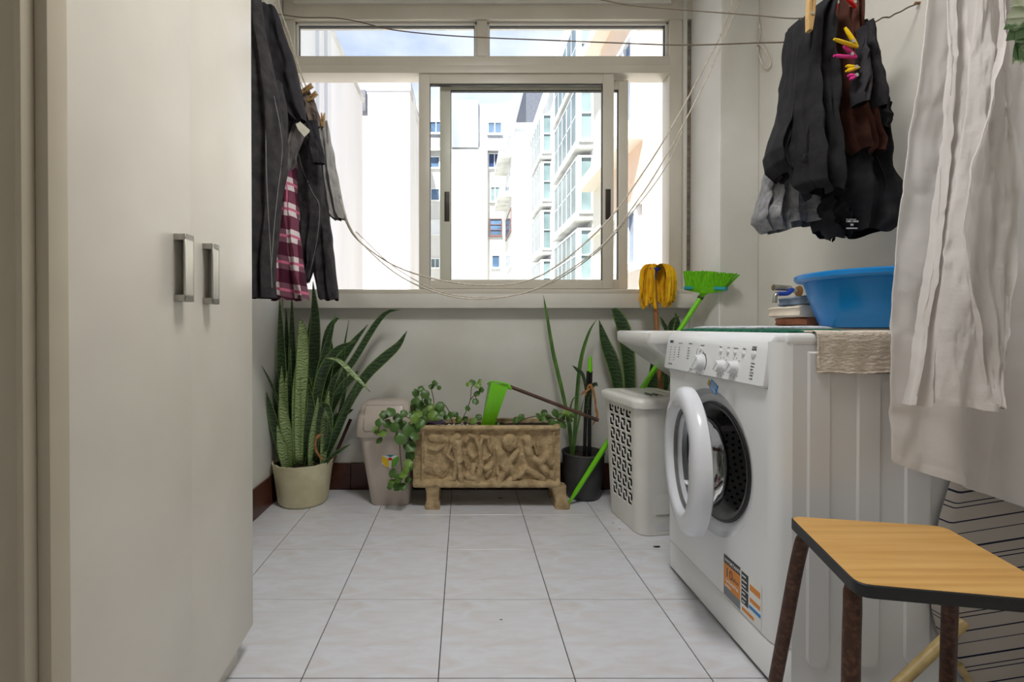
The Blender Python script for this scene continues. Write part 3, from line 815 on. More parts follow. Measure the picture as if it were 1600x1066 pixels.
plastic_peg(at(1356, 86, RD - .05), at(1364, 84, RD - .05), at(1362, 90, RD - .055), M_pegp, 'pink peg tip on the wall side of the socks')
plastic_peg(at(1306, 16, RD - .075), at(1303, -12, RD - .075), at(1308, -14, RD - .08), M_pegr, 'red peg at the left of the brown leggings')
plastic_peg(at(1337, 12, RD - .075), at(1328, -10, RD - .075), at(1322, -4, RD - .085), M_pegr, 'red peg at the right of the brown leggings')

# --- white linen at the right edge
def sheet(rowsL, rowsR, D0, D1, name, label, cat, mat, folds=5, amp=.02, seed=0, ny=60, nx=60, hem=True, thick=.0025, bot=None):
    """cloth panel between two edge paths (py,px): a draped surface with thickness"""
    rnd = random.Random(seed); ph = [rnd.uniform(0, 6.28) for _ in range(6)]
    def xat(rows, t):
        y0, y1 = rows[0][0], rows[-1][0]
        r = interp(rows, lerp(y0, y1, t)); return r[1], r[0]
    def P(i, j, o):
        t, u = j / ny, i / nx
        xl, yl = xat(rowsL, t); xr, yr = xat(rowsR, t)
        px, py = lerp(xl, xr, u), lerp(yl, yr, u)
        D = lerp(D0, D1, u) + amp * (.4 + .6 * t) * (math.sin(folds * 6.28 * u + ph[0] + 1.2 * math.sin(2 * t + ph[1])) + .4 * math.sin(folds * 13.5 * u + ph[2] + 2.3 * t))
        D += .008 * mnoise.noise(Vector((u * 7 + seed, t * 8, 0))) + .004 * mnoise.noise(Vector((u * 19, t * 26 + seed, 3)))
        base = at(px, py, lerp(D0, D1, u))
        return Vector((base.x, D + o, base.z + .004 * mnoise.noise(Vector((u * 6, seed, 0))) * t))
    mb = MB()
    f = [[P(i, j, 0) for i in range(nx + 1)] for j in range(ny + 1)]
    b = [[P(i, j, thick) for i in range(nx, -1, -1)] for j in range(ny + 1)]
    mb.loft([fr + br for fr, br in zip(f, b)], True, True, True)
    e = empty(name, P(nx // 2, 0, 0), label, cat, 'white linen drying at the right')
    part(mb, 'fabric', mat, e, 80)
    if hem:
        h = MB(); k0 = ny - max(2, int(ny * .03))
        h.loft([[p - Vector((0, .0018, 0)) for p in f[j]] for j in range(k0, ny + 1)], closed=False)
        part(h, 'hem', mat, e, 80)
    return e
sheet([(-40, 1452), (60, 1444), (150, 1434), (300, 1415), (420, 1407), (520, 1404), (640, 1403), (726, 1405)],
      [(-40, 1700), (100, 1700), (300, 1700), (600, 1690), (823, 1690)], 1.025, .975, 'bed_sheet', 'large white bed sheet hanging lowest over the washing machine side', 'sheet', C_sheet, folds=2.2, amp=.018, seed=2, ny=80, nx=80)
sheet([(-40, 1486), (100, 1481), (220, 1475), (330, 1464), (450, 1448), (560, 1430), (632, 1415)],
      [(-40, 1512), (100, 1504), (220, 1492), (330, 1474), (450, 1461), (560, 1452), (636, 1450)], .945, .945, 'pillowcase', 'narrow crumpled white pillowcase in front of the sheet', 'linen', C_cotton, folds=1.6, amp=.016, seed=5, nx=24, ny=80)
sheet([(-40, 1528), (80, 1520), (200, 1512), (300, 1502), (400, 1490), (520, 1480), (633, 1477)],
      [(-40, 1574), (80, 1570), (200, 1578), (300, 1590), (400, 1580), (520, 1562), (642, 1556)], .905, .905, 'pillowcase', 'wide white pillowcase nearest the camera with squared hem', 'linen', C_cotton, folds=.8, amp=.022, seed=9, nx=40, ny=80)
sheet([(-40, 1568), (60, 1566), (105, 1557), (170, 1542), (230, 1526), (300, 1509), (350, 1503), (420, 1512), (520, 1536), (634, 1555)],
      [(-40, 1580), (60, 1577), (105, 1573), (170, 1580), (230, 1587), (300, 1592), (350, 1588), (420, 1580), (520, 1566), (638, 1559)], .875, .875, 'napkin', 'folded white cloth tapering down over the wide pillowcase edge', 'linen', C_cotton, folds=.7, amp=.012, seed=14, nx=24, ny=60, hem=False)
rail = single(MB().tube(curve([Vector((.93, 1.04, ZC - .003)), at(1426, -120, 1.03), at(1436, -50, 1.03), at(1560, -50, 1.0), at(1700, -48, .97), Vector((XR + .002, .965, at(1730, -50, .965).z))], 40), .003, 8), 'white_clothesline', M_cord, at(1430, -48, 1.03), 'white cord carrying the white linen above the frame', 'clothesline')

# hanging variegated plant, top right corner
hp = empty('hanging_plant', at(1618, -60, .72), 'variegated hanging plant with white-edged leaves at the top right corner', 'plant')
M_var = pm('variegated_leaf', srgb(220, 228, 200), srgb(84, 124, 66), 26, .5, lo=.46, hi=.54, dist=1.0)
def leaf_blade(mb, base, tip, w, nrm, curl=.15, n=7, cup=.12):
    base, tip = Vector(base), Vector(tip)
    d = tip - base; L_ = d.length; d.normalize()
    s = d.cross(Vector(nrm)).normalized(); nn = s.cross(d)
    rows = []
    for i in range(n):
        t = i / (n - 1)
        ww = w * (math.sin(math.pi * (.06 + .94 * t) ** .75) ** .8 if t < 1 else 0.02)
        c = base + d * L_ * t + nn * (-curl * L_ * t * t)
        rows.append([c - s * ww + nn * cup * w * (ww / w), c - s * ww * .5 + nn * cup * .25 * w, c, c + s * ww * .5 + nn * cup * .25 * w, c + s * ww + nn * cup * w * (ww / w)])
    mb.loft(rows, closed=False)
rv = random.Random(4)
stem0 = at(1618, -60, .72)
part(MB().tube(curve([stem0, at(1612, 0, .71), at(1604, 50, .70), at(1600, 90, .70)], 20), .003, 6), 'stem', M_stem, hp)
for (a, b, c, d, w) in ((1612, 8, 1581, 22, .014), (1610, 20, 1577, 40, .015), (1608, 36, 1580, 58, .015), (1606, 10, 1596, 2, .012), (1605, 52, 1592, 62, .014), (1604, 58, 1590, 95, .013), (1606, 56, 1602, 96, .013), (1610, 40, 1630, 66, .015), (1614, 5, 1640, 20, .015), (1608, -10, 1586, 4, .014)):
    mb = MB(); leaf_blade(mb, at(a, b, .705), at(c, d, .685), w, (0, -1, .2), .1)
    part(mb, 'leaf', M_var, hp, 80)
ph_ = stem0 + Vector((.03, 0, .03))
part(MB().lathe([(.0, -.03), (.05, -.03), (.07, .07), (.074, .07), (.074, .08), (.066, .08), (.06, .0), (0, .0)], ph_, 24), 'pot', M_potg, hp)
part(MB().tube([ph_ + Vector((0, 0, .0)), Vector((ph_.x, ph_.y, ZC))], .002, 6), 'hanger', M_cord, hp)

# ================================================================== washing machine
WX, WY0, WY1, WZ = .731, 1.098, 1.70, .843
wm = empty('washing_machine', (WX + .25, 1.4, 0), 'white front-loading washing machine with its round door ajar', 'washing machine')
body = MB()
def rrect(x0, x1, y0, y1, r, z, n=6):
    pts = []
    for cx, cy, a0 in ((x1 - r, y1 - r, 0), (x0 + r, y1 - r, 90), (x0 + r, y0 + r, 180), (x1 - r, y0 + r, 270)):
        for k in range(n + 1):
            a = R(a0 + 90 * k / n); pts.append(Vector((cx + r * math.cos(a), cy + r * math.sin(a), z)))
    return pts
BX1 = 1.26
# cabinet: sides, rear; the front panel is separate and has the opening
body.box(WX + .035, BX1, WY0, WY0 + .012, .012, .815); body.box(WX + .035, BX1, WY1 - .012, WY1, .012, .815)
body.box(BX1 - .012, BX1, WY0, WY1, .012, .815)
part(body, 'cabinet', M_side, wm)
# front panel with a round hole and rounded vertical corners
DC, DZ, HR = 1.40, .462, .168
YCn = WY0 + .006
mb = MB()
nseg = 64
front_x = WX
def fpt(y, z):
    # bulge back at the vertical corners
    e = min(y - WY0, WY1 - y)
    rr = .036
    if e < rr: return front_x + (rr - math.sqrt(max(rr * rr - (rr - e) ** 2, 0)))
    return front_x
outer, mid, inner = [], [], []
z0, z1 = .105, .708
cya, cyb = WY1 - .036 - DC, DC - WY0 - .036
angs = [2 * math.pi * k / nseg for k in range(nseg)]
for cy_, cz_ in ((cya, z1 - DZ), (-cyb, z1 - DZ), (-cyb, z0 - DZ), (cya, z0 - DZ)):
    ca = math.atan2(cz_, cy_) % (2 * math.pi)
    kk = min(range(nseg), key=lambda q: abs(angs[q] - ca)); angs[kk] = ca
for a in angs:
    c, s = math.cos(a), math.sin(a)
    t = min(((WY1 - .036 - DC) if c > 0 else (DC - WY0 - .036)) / max(abs(c), 1e-6), ((z1 - DZ) if s > 0 else (DZ - z0)) / max(abs(s), 1e-6))
    outer.append(Vector((front_x, DC + c * t, DZ + s * t)))
    mid.append(Vector((front_x, DC + c * .212, DZ + s * .212)))
    inner.append(Vector((front_x + .016, DC + c * .196, DZ + s * .196)))
hole = [Vector((front_x + .020, DC + math.cos(a) * HR, DZ + math.sin(a) * HR)) for a in angs]
mb.loft([outer, mid, inner, hole], True)
fpan = part(mb, 'front_panel', M_appl, wm, 30)
for (ya, yb) in ((WY0, WY0 + .0362), (WY1 - .0362, WY1)):
    mb = MB()
    cols = [[Vector((fpt(lerp(ya, yb, (i / 8)), .4), lerp(ya, yb, i / 8), zz)) for i in range(9)] for zz in (z0, z1 if ya > 1.3 else .822)]
    mb.loft(cols, closed=False)
    part(mb, 'corner_panel', M_appl, wm, 60)
# corner fill of the front rectangle corners handled by outer ring; plinth
mb = MB()
prof = [Vector((fpt(lerp(WY0, WY1, i / 60), 0), lerp(WY0, WY1, i / 60), 0)) for i in range(61)]
mb.loft([[p + Vector((.001, 0, .012)) for p in prof], [p + Vector((.001, 0, .1)) for p in prof], [p + Vector((.006, 0, .104)) for p in prof]], closed=False)
part(mb, 'plinth_panel', M_appl, wm, 60)
for yy in (WY0 + .05, WY1 - .05):
    for xx in (WX + .06, BX1 - .05):
        mb = MB(); mb.lathe([(.001, 0), (.02, 0), (.018, .014), (.001, .014)], (xx, yy, 0), 14)
        part(mb, 'foot', M_black, wm)
# top
mb = MB()
mb.box(WX + .02, BX1, WY0 - .001, WY1 + .001, .812, WZ, .012, 3)
part(mb, 'lid', M_appl, wm, 60)
# control panel: tilted, rounded profile in X-Z swept along Y
cp = MB()
prof = [(WX + .03, .706), (WX - .006, .709), (WX - .013, .714), (WX - .002, .80), (WX + .003, .818), (WX + .012, .832), (WX + .03, .8425), (WX + .06, .8435), (WX + .06, .706)]
ys = [WY0 + .004 + .026 * (1 - math.cos(R(90 * i / 6))) for i in range(0)]
rings = []
for yy, ins in ((WY0 + .034, .010), (WY0 + .038, .003), (WY0 + .046, 0), (WY1 - .012, 0), (WY1 - .004, .003), (WY1, .010)):
    rings.append([Vector((min(x + ins, WX + .06), yy, (z + (ins if z < .72 else -ins * .4) * .5))) for x, z in prof])
cp.loft(rings, True, True, True)
cpan = part(cp, 'control_panel', M_applp, wm, 35)
# panel plane frame: local u along -Y (reading left to right from the room: far->near), v up
pv = Vector((.011, 0, .086)).normalized(); pu = Vector((0, -1, 0)); pnorm = pu.cross(pv)
if pnorm.x > 0: pnorm = -pnorm
def PP(y, z, o=0.0):
    base = Vector((lerp(WX - .013, WX - .002, (z - .714) / .086), y, z))
    return base + pnorm * o
def panelM(y, z, o=.0004):
    p = PP(y, z, o)
    return Matrix(((pu.x, pv.x, pnorm.x, p.x), (pu.y, pv.y, pnorm.y, p.y), (pu.z, pv.z, pnorm.z, p.z), (0, 0, 0, 1)))
def pY(px): return onX(px, 560, WX - .007).y
def pZ(px, py): return onX(px, py, WX - .007).z
def knob(px, py, r, h, name='knob'):
    M = panelM(pY(px), pZ(px, py), 0)
    k = part(MB().lathe([(r * 1.12, 0), (r * 1.1, .003), (r, .0045), (r * .94, h), (r * .86, h + .002), (.0005, h + .002)], (0, 0, 0), 28, M), name, M_knob, cpan, 40)
    part(MB().box(-r * .1, r * .1, -r * .85, r * .85, h + .0015, h + .004, .0006, 1, M @ Matrix.Rotation(R(-35), 4, 'Z')), 'grip', M_knob, k)
    g = MB()
    for i in range(9):
        a = R(-40 + i * 32); rr = r * 1.45
        g.box(-.0008, .0008, rr, rr + .0035, 0, .0005, rot=M @ Matrix.Rotation(a, 4, 'Z'))
    part(g, 'dial_marks', M_print, k, 0)
    return M
Mk = knob(1096, 567, .0235, .019)
g = MB()
for i in range(26):
    a = R(-10 - i * 4.6)
    g.box(-.0018, .0018, .030, .033, 0, .0006, rot=Mk @ Matrix.Rotation(a, 4, 'Z'))
part(g, 'dial_arc', M_print, cpan, 0)
knob(1129, 573, .0165, .018); knob(1149, 575, .0165, .018)
for px, py, r in ((1125, 549, .0055), (1136, 550, .0055), (1147, 551, .0055), (1160, 553, .0058), (1176, 554, .0085), (1094, 545, .0055)):
    M = panelM(pY(px), pZ(px, py), 0)
    part(MB().lathe([(r, 0), (r * .96, .003), (r * .7, .004), (.0004, .004)], (0, 0, 0), 18, M), 'button', M_knob, cpan, 40)
def ptext(t, px, py, size, mat=M_print, bold=0.0):
    text_mesh(t, size, panelM(pY(px), pZ(px, py)), mat, cpan, 'lettering', .0002, bold=bold)
ptext('indesit', 1046, 569, .0115, M_printg, .0003)
part(MB().box(0, .024, -.001, .0075, 0, .0004, 0, 1, panelM(pY(1045), pZ(1045, 535))), 'label_strip', M_print, cpan, 0)
ptext('COTTON', 1046, 535, .0055, M_swhite)
ptext('SYNTHETICS', 1058, 537, .0052, M_printg); ptext('SPECIAL', 1074, 538, .0062)
for i in range(6):
    ptext('1 90', 1046 + (i % 2) * .3, 543 + i * 4.0, .005, M_printg)
    ptext('Mix', 1053, 543 + i * 4, .005, M_printg)
for i in range(5):
    ptext('%d 40' % (5 + i), 1059, 544 + i * 3.6, .0052); ptext('%d 30' % (9 + i), 1073, 545 + i * 4.0, .0058)
ptext('ON/OFF', 1092.5, 541, .006); ptext('Extra', 1122, 543, .0055); ptext('Rinse', 1134, 544, .0055, M_printg); ptext('Easy iron', 1144, 545, .0055); ptext('Delay', 1158, 546, .0055)
ptext('START', 1172, 544, .0065, M_print, .0002); ptext('PAUSE', 1172, 547.5, .0065, M_print, .0002)
for i, t in enumerate(('Wash', 'Rinse', 'Spin', 'Drain', 'END', 'Lock')):
    ptext('- ' + t, 1172, 569 + i * 4.7, .0065)
ptext('6 kg', 1080, 577, .007)
# detergent drawer outline
g = MB()
ya, yb = pY(1087), WY1 - .01
seam = [PP(pY(1088), .79, .0002), PP(pY(1087), .76, .0002), PP(pY(1086.5), .735, .0002), PP(pY(1084), .722, .0002), PP(pY(1078), .716, .0002)]
part(MB().tube(curve(seam, 16), .0009, 6), 'drawer_seam', M_printg, cpan)
hm = MB()
rings = []
for i in range(9):
    u = i / 8
    y_ = lerp(WY1 - .02, WY1 - .15, u)
    dep = .03 * math.sin(math.pi * u) ** .6 + .002
    rings.append([Vector((WX - .0012, y_, .708)), Vector((WX - .0012 + .001, y_, .708 - dep)), Vector((WX + .014, y_, .708 - dep * .5)), Vector((WX + .02, y_, .708))])
part(hm.loft(rings, True, True, True), 'drawer_grip', M_side, cpan, 60)
# gasket, drum
mb = MB()
Mx = Matrix(((0, 0, 1, WX), (1, 0, 0, DC), (0, 1, 0, DZ), (0, 0, 0, 1)))
gk = part(mb.lathe([(HR + .004, .018), (HR - .002, .012), (HR - .012, .016), (HR - .02, .03), (HR - .022, .06), (HR - .012, .085), (HR + .01, .09)], (0, 0, 0), 56, Mx), 'gasket', M_gask, wm, 60)
part(MB().lathe([(HR + .006, .0165), (HR + .004, .0125), (HR - .001, .0115), (HR - .003, .014)], (0, 0, 0), 56, Mx), 'gasket_rim', M_black, gk, 60)
dm = part(MB().lathe([(HR - .012, .085), (.22, .10), (.225, .12), (.225, .36), (.21, .39), (.001, .40)], (0, 0, 0), 48, Mx), 'drum', M_drum, wm, 60)
g = MB()
for j in range(10):
    for i in range(64):
        a = 2 * math.pi * (i + .5 * (j % 2)) / 64
        c = Vector((.2238 * math.cos(a), .2238 * math.sin(a), .13 + j * .022))
        n = Vector((-math.cos(a), -math.sin(a), 0)); t1 = Vector((-math.sin(a), math.cos(a), 0)); t2 = Vector((0, 0, 1))
        g.faces([Mx @ (c + n * .0012 + t1 * .0055 * math.cos(q) + t2 * .0055 * math.sin(q)) for q in [k * math.pi / 3 for k in range(6)]], [range(6)])
o = part(g, 'drum_holes', M_black, dm, 0); o['kind'] = 'stuff'
for i in range(3):
    a = R(20 + 120 * i)
    part(MB().box(.17, .226, -.012, .012, .12, .36, .008, 2, Mx @ Matrix.Rotation(a, 4, 'Z')), 'paddle', M_drum, dm)
# door, hinged at the far side, ajar 12 degrees
hinge = Vector((WX - .012, DC + .213, DZ))
al = R(12.5)
Mdoor = Matrix.Translation(hinge) @ Matrix.Rotation(-al, 4, 'Z') @ Matrix.Translation(-hinge) @ Matrix(((0, 0, 1, WX - .012), (1, 0, 0, DC), (0, 1, 0, DZ), (0, 0, 0, 1)))
RO, nn_ = .215, 72
def dring(rf, x):
    return [Mdoor @ Vector((rf(2 * math.pi * k / nn_)[0], rf(2 * math.pi * k / nn_)[1], x)) for k in range(nn_)]
cO = lambda r: (lambda a: (r * math.cos(a), r * math.sin(a)))
def cI(r):
    def f(a):
        # wider grip on the free (near) side
        rr = r - (.030 * max(0, -math.cos(a)) ** 2 * (1.0 if math.sin(a) < .25 else max(0, 1 - (math.sin(a) - .25) * 3.2)))
        return (rr * math.cos(a), rr * math.sin(a))
    return f
rings = [dring(cO(RO - .012), .012), dring(cO(RO), .006), dring(cO(RO + .001), -.012), dring(cO(RO - .006), -.026), dring(cO(RO - .022), -.034), dring(cI(.168), -.034), dring(cI(.156), -.028), dring(cO(.148), -.008), dring(cO(.142), .010), dring(cO(RO - .012), .012)]
door = part(MB().loft(rings, True), 'door', M_doorr, wm, 50)
part(MB().lathe([(.147, -.006), (.146, .0), (.142, .025), (.128, .06), (.10, .078), (.05, .086), (.001, .088)], (0, 0, 0), 48, Mdoor), 'glass_bowl', M_bowl, door, 60)
part(MB().lathe([(.1485, -.014), (.146, -.007), (.139, -.005), (.139, -.010)], (0, 0, 0), 72, Mdoor), 'bowl_seal', M_gask, door, 60)
part(MB().box(WX - .012, WX + .004, DC + .19, DC + .216, DZ - .05, DZ + .05, .003), 'hinge', M_metal, wm)
# energy sticker on the recess and guarantee sticker
def frontM(y, z, o=.0006):
    return Matrix(((0, 0, -1, WX - o), (-1, 0, 0, y), (0, 1, 0, z), (0, 0, 0, 1)))
def stk(M, x0, x1, y0, y1, mat, name, parent, o=0.0):
    return part(MB().box(x0, x1, y0, y1, o, o + .0004, 0, 1, M), name, mat, parent, 0)
pa = onX(1108, 606, WX - .001)
Ms = frontM(pa.y, pa.z) @ Matrix.Rotation(R(-24), 4, 'Z')
sb_ = stk(Ms, 0, .042, 0, .030, M_sblue, 'sticker', fpan)
stk(Ms, -.013, -.001, .004, .022, M_sgold, 'sticker_tab', sb_)
g = MB()
for i in range(5): g.box(.004, .038 - .004 * (i % 3), .004 + i * .005, .0055 + i * .005, .0004, .0008, rot=Ms)
part(g, 'lines', M_swhite, sb_, 0)
pa, pb = onX(1131, 925, WX - .001), onX(1190, 905, WX - .001)
Ms = frontM(pa.y, pa.z - .004)
S = pa.y - pb.y; SH = .112
s0 = stk(Ms, 0, S, 0, SH, M_swhite, 'guarantee_sticker', fpan)
stk(Ms, 0, S * .47, SH * .80, SH, M_sdark, 'header', s0, .0004)
stk(Ms, 0, S * .47, SH * .22, SH * .80, M_orange, 'orange_field', s0, .0004)
stk(Ms, 0, S * .47, 0, SH * .22, M_sgrey, 'grey_band', s0, .0004)
stk(Ms, S * .5, S * .68, SH * .58, SH * .96, M_sdark, 'dark_field', s0, .0004)
stk(Ms, S * .5, S * .68, SH * .22, SH * .55, M_sdark, 'dark_field', s0, .0004)
stk(Ms, S * .72, S * .97, SH * .68, SH * .82, M_orange, 'orange_bar', s0, .0004)
stk(Ms, S * .72, S * .97, SH * .42, SH * .52, M_orange, 'orange_bar', s0, .0004)
stk(Ms, S * .70, S * .98, SH * .26, SH * .34, M_sblue, 'blue_bar', s0, .0004)
stk(Ms, S * .52, S * .82, SH * .06, SH * .14, M_orange, 'orange_bar', s0, .0004)
def stext(t, u, v, s, m): text_mesh(t, s, Ms @ Matrix.Translation((S * u, SH * v, .0009)), m, s0, 'lettering', .0001, bold=.0002)
stext('IMPORTANTE', .03, .85, .0125, M_swhite); stext('10', .05, .5, .036, M_sdark); stext('años', .26, .52, .015, M_sdark); stext('GARANTIA', .05, .36, .0125, M_swhite); stext('piezas', .05, .25, .011, M_swhite)
for i in range(3):
    stk(Ms, S * .52, S * (.62 + .02 * (i % 2)), SH * (.86 - i * .11), SH * (.89 - i * .11), M_swhite, 'print', s0, .0008); stk(Ms, S * .52, S * (.60 + .03 * (i % 2)), SH * (.46 - i * .1), SH * (.49 - i * .1), M_swhite, 'print', s0, .0008)
# pressed ribs on the near side
def pill(x0, x1, z0, z1, y):
    r = (x1 - x0) / 2; pts = [(x0, z1), (x0, z0 + r)]
    for k in range(1, 12):
        a = math.pi + math.pi * k / 12; pts.append(((x0 + x1) / 2 + r * math.cos(a), z0 + r + r * math.sin(a)))
    pts += [(x1, z0 + r), (x1, z1)]
    return [Vector((p[0], y, p[1])) for p in pts]
for a, b in ((1262, 1293), (1339, 1371), (1414, 1450), (1494, 1530)):
    x0, x1 = at(a, 900, WY0).x, at(b, 900, WY0).x
    A = pill(x0 - .004, x1 + .004, .06, .80, WY0 - .0002); B = pill(x0, x1, .064, .796, WY0 - .0045)
    mb = MB().loft([A, B], True); mb.faces(B, [range(len(B))])
    part(mb, 'pressed_rib', M_side, wm, 30)

# --- things on the machine
def slab_cloth(name, label, cat, mat, x0, x1, y0, y1, z, th, seed, amp=.003, group=None, nx=24, ny=18, roll=.5):
    mb = MB(); f, b = [], []
    for j in range(ny + 1):
        r = []; r2 = []
        for i in range(nx + 1):
            u, v = i / nx, j / ny
            e = min(u, 1 - u, v, 1 - v)
            ed = min(1, e / .06) ** .5
            n = mnoise.noise(Vector((u * 5 + seed, v * 5, seed))) * amp
            sx = .004 * mnoise.noise(Vector((v * 6, seed, 2))); sy = .004 * mnoise.noise(Vector((u * 6, seed, 7)))
            r.append(Vector((lerp(x0, x1, u) + sx, lerp(y0, y1, v) + sy, z + th * (roll + (1 - roll) * ed) + n * ed)))
            r2.append(Vector((lerp(x0, x1, u) + sx, lerp(y0, y1, v) + sy, z)))
        f.append(r); b.append(r2[::-1])
    mb.loft([p + q for p, q in zip(f, b)], True, True, True)
    return single(mb, name, mat, ((x0 + x1) / 2, (y0 + y1) / 2, z), label, cat, group, smooth=60)
slab_cloth('bath_mat', 'green terry mat lying on the washing machine top', 'mat', M_greenm, WX + .035, .93, WY0 + .03, WY1 - .03, WZ, .009, 3, .002)
slab_cloth('white_cloth', 'thin white cloth on top of the green mat', 'cloth', M_whitem, WX + .07, 1.22, WY0 + .2, WY1 - .05, WZ + .0095, .007, 8, .002)
# beige towel: on top and hanging over the near side
tw = MB(); f = []
x0, x1 = at(1270, 540, 1.094).x, at(1520, 540, 1.094).x
x1 = min(x1, 1.25)
path = [(WY0 + .2, WZ + .0045), (WY0 + .1, WZ + .005), (WY0 + .02, WZ + .006), (WY0 - .004, WZ + .004), (WY0 - .011, WZ - .006), (WY0 - .011, .81), (WY0 - .010, .79), (WY0 - .010, .765), (WY0 - .011, at(1300, 583, 1.087).z)]
rows = []
pts = curve([Vector((0, a, b)) for a, b in path], 40)
for j, p in enumerate(pts):
    w = [Vector((lerp(x0, x1, i / 50) + (.012 * (j / 40) if i == 0 else 0), p.y - .001 * math.sin(i * .9 + j * .1) * (j / 40) - .0015 * abs(math.sin(j * 1.1)), p.z + .002 * math.sin(i * .35) * (j / 40))) for i in range(51)]
    wb = [q + Vector((0, .004 if j > 12 else 0, -.004 if j <= 12 else 0)) for q in w[::-1]]
    rows.append(w + wb)
single(tw.loft(rows, True, True, True), 'hand_towel', M_towel, ((x0 + x1) / 2, WY0, WZ), 'beige ribbed towel draped over the side of the washing machine', 'towel', smooth=70)
# folded cloths beside the basin
fy = 1.47
for nm, lb, m, za, zb, a, b in (('folded_cloth', 'rust coloured folded cloth at the bottom of the small stack', C_fold3, 0, .026, 1233, 1295),
                                ('folded_cloth', 'cream folded cloth in the middle of the small stack', C_fold2, .026, .062, 1222, 1292),
                                ('folded_cloth', 'blue-grey and white folded cloth on top of the small stack', C_fold1, .062, .092, 1238, 1290)):
    xa, xb = at(a, 480, fy).x, at(b, 480, fy).x
    mb = MB(); rings = []
    nl = 2
    for j in range(19):
        v = j / 18; y_ = lerp(fy - .07, fy + .07, v)
        ring = []
        for k in range(36):
            t = 2 * math.pi * k / 36
            c, s = math.cos(t), math.sin(t)
            xx = (xa + xb) / 2 + (xb - xa) / 2 * (abs(c) ** .35) * (1 if c > 0 else -1)
            zz = (za + zb) / 2 + (zb - za) / 2 * .98 * (abs(s) ** .45) * (1 if s > 0 else -1)
            dent = .006 * math.exp(-(s / .22) ** 2)
            xx -= dent * (1 if c > 0 else -1)
            zz += .0035 * mnoise.noise(Vector((xx * 40, y_ * 30, za * 50))) * (1 if s > 0 else .3)
            ring.append(Vector((xx, y_ + .004 * mnoise.noise(Vector((xx * 30, zz * 30, 3))), WZ + .017 + zz)))
        rings.append(ring)
    single(mb.loft(rings, True, True, True), nm, m, ((xa + xb) / 2, fy, WZ + .017 + za), lb, 'cloth', 'folded cloths beside the basin', smooth=60)
# basin
bc = Vector((1.150, 1.30, WZ + .0085))
mb = MB()
prof = [(.001, .004), (.135, .004), (.142, .010), (.160, .06), (.178, .118), (.182, .132), (.198, .134), (.204, .140), (.204, .150), (.198, .154), (.180, .153), (.172, .147), (.168, .12), (.152, .06), (.134, .014), (.001, .012)]
single(mb.lathe(prof, bc, 64, None, False, False, 1.0, .92), 'wash_basin', M_blue, bc, 'blue plastic basin on the beige towel atop the washing machine', 'basin', smooth=40)
bpy.data.objects['wash_basin'].location = bc

# ================================================================== tap
tp = onX(1249, 455, XR)
tap = empty('wall_tap', tp, 'chrome wall tap with blue lever above the folded cloths', 'tap')
part(MB().lathe([(.001, 0), (.022, 0), (.02, .006), (.012, .01), (.001, .01)], tp, 20, Matrix.Rotation(R(-90), 4, 'Y')), 'wall_flange', M_brass, tap)
e1 = tp + Vector((-.05, -.005, .006))
part(MB().tube(curve([tp, tp + Vector((-.03, 0, .004)), e1], 10), .010, 12), 'valve_body', M_chrome, tap)
part(MB().tube([e1 + Vector((.01, 0, .004)), e1 + Vector((-.06, -.002, .008))], [.012, .0125], 14), 'cylinder', M_chrome, tap)
part(MB().tube(curve([e1 + Vector((.01, -.012, 0)), e1 + Vector((-.01, -.014, -.016)), e1 + Vector((-.03, -.014, -.018)), e1 + Vector((-.05, -.014, -.018))], 14), [.009] * 14, 10), 'lever', M_bluep, tap)
part(MB().tube(curve([e1 + Vector((-.045, -.012, -.016)), e1 + Vector((-.058, -.012, -.026)), e1 + Vector((-.06, -.012, -.055))], 10), [.008] * 7 + [.009] * 3, 10), 'spout', M_metal, tap)

# ================================================================== laundry sink
SX, SY0, SY1, SZ = .679, 1.735, 2.105, .841
sk = empty('laundry_sink', (SX + .25, (SY0 + SY1) / 2, .58), 'white ceramic laundry sink with sloping front behind the washing machine', 'sink')
mb = MB()
def sring(x0, x1, y0, y1, z, r=.02): return rrect(x0, x1, y0, y1, r, z, 5)
X1 = XR - .004
mb.loft([sring(SX + .30, X1, SY0 + .05, SY1 - .05, .585), sring(SX + .27, X1, SY0 + .03, SY1 - .03, .605), sring(SX + .03, X1, SY0 + .012, SY1 - .012, .775), sring(SX + .006, X1, SY0 + .004, SY1 - .004, .792), sring(SX, X1, SY0, SY1, .80), sring(SX, X1, SY0, SY1, SZ - .006), sring(SX + .006, X1 - .004, SY0 + .005, SY1 - .005, SZ),
         sring(SX + .03, X1 - .05, SY0 + .03, SY1 - .03, SZ - .001), sring(SX + .04, X1 - .06, SY0 + .04, SY1 - .04, SZ - .03), sring(SX + .30, X1 - .08, SY0 + .08, SY1 - .08, .63)], True, True, True)
part(mb, 'bowl', M_ceram, sk, 50)
part(MB().box(SX + .36, X1, SY0 + .13, SY1 - .13, 0, .59, .02, 3), 'pedestal', M_ceram, sk)

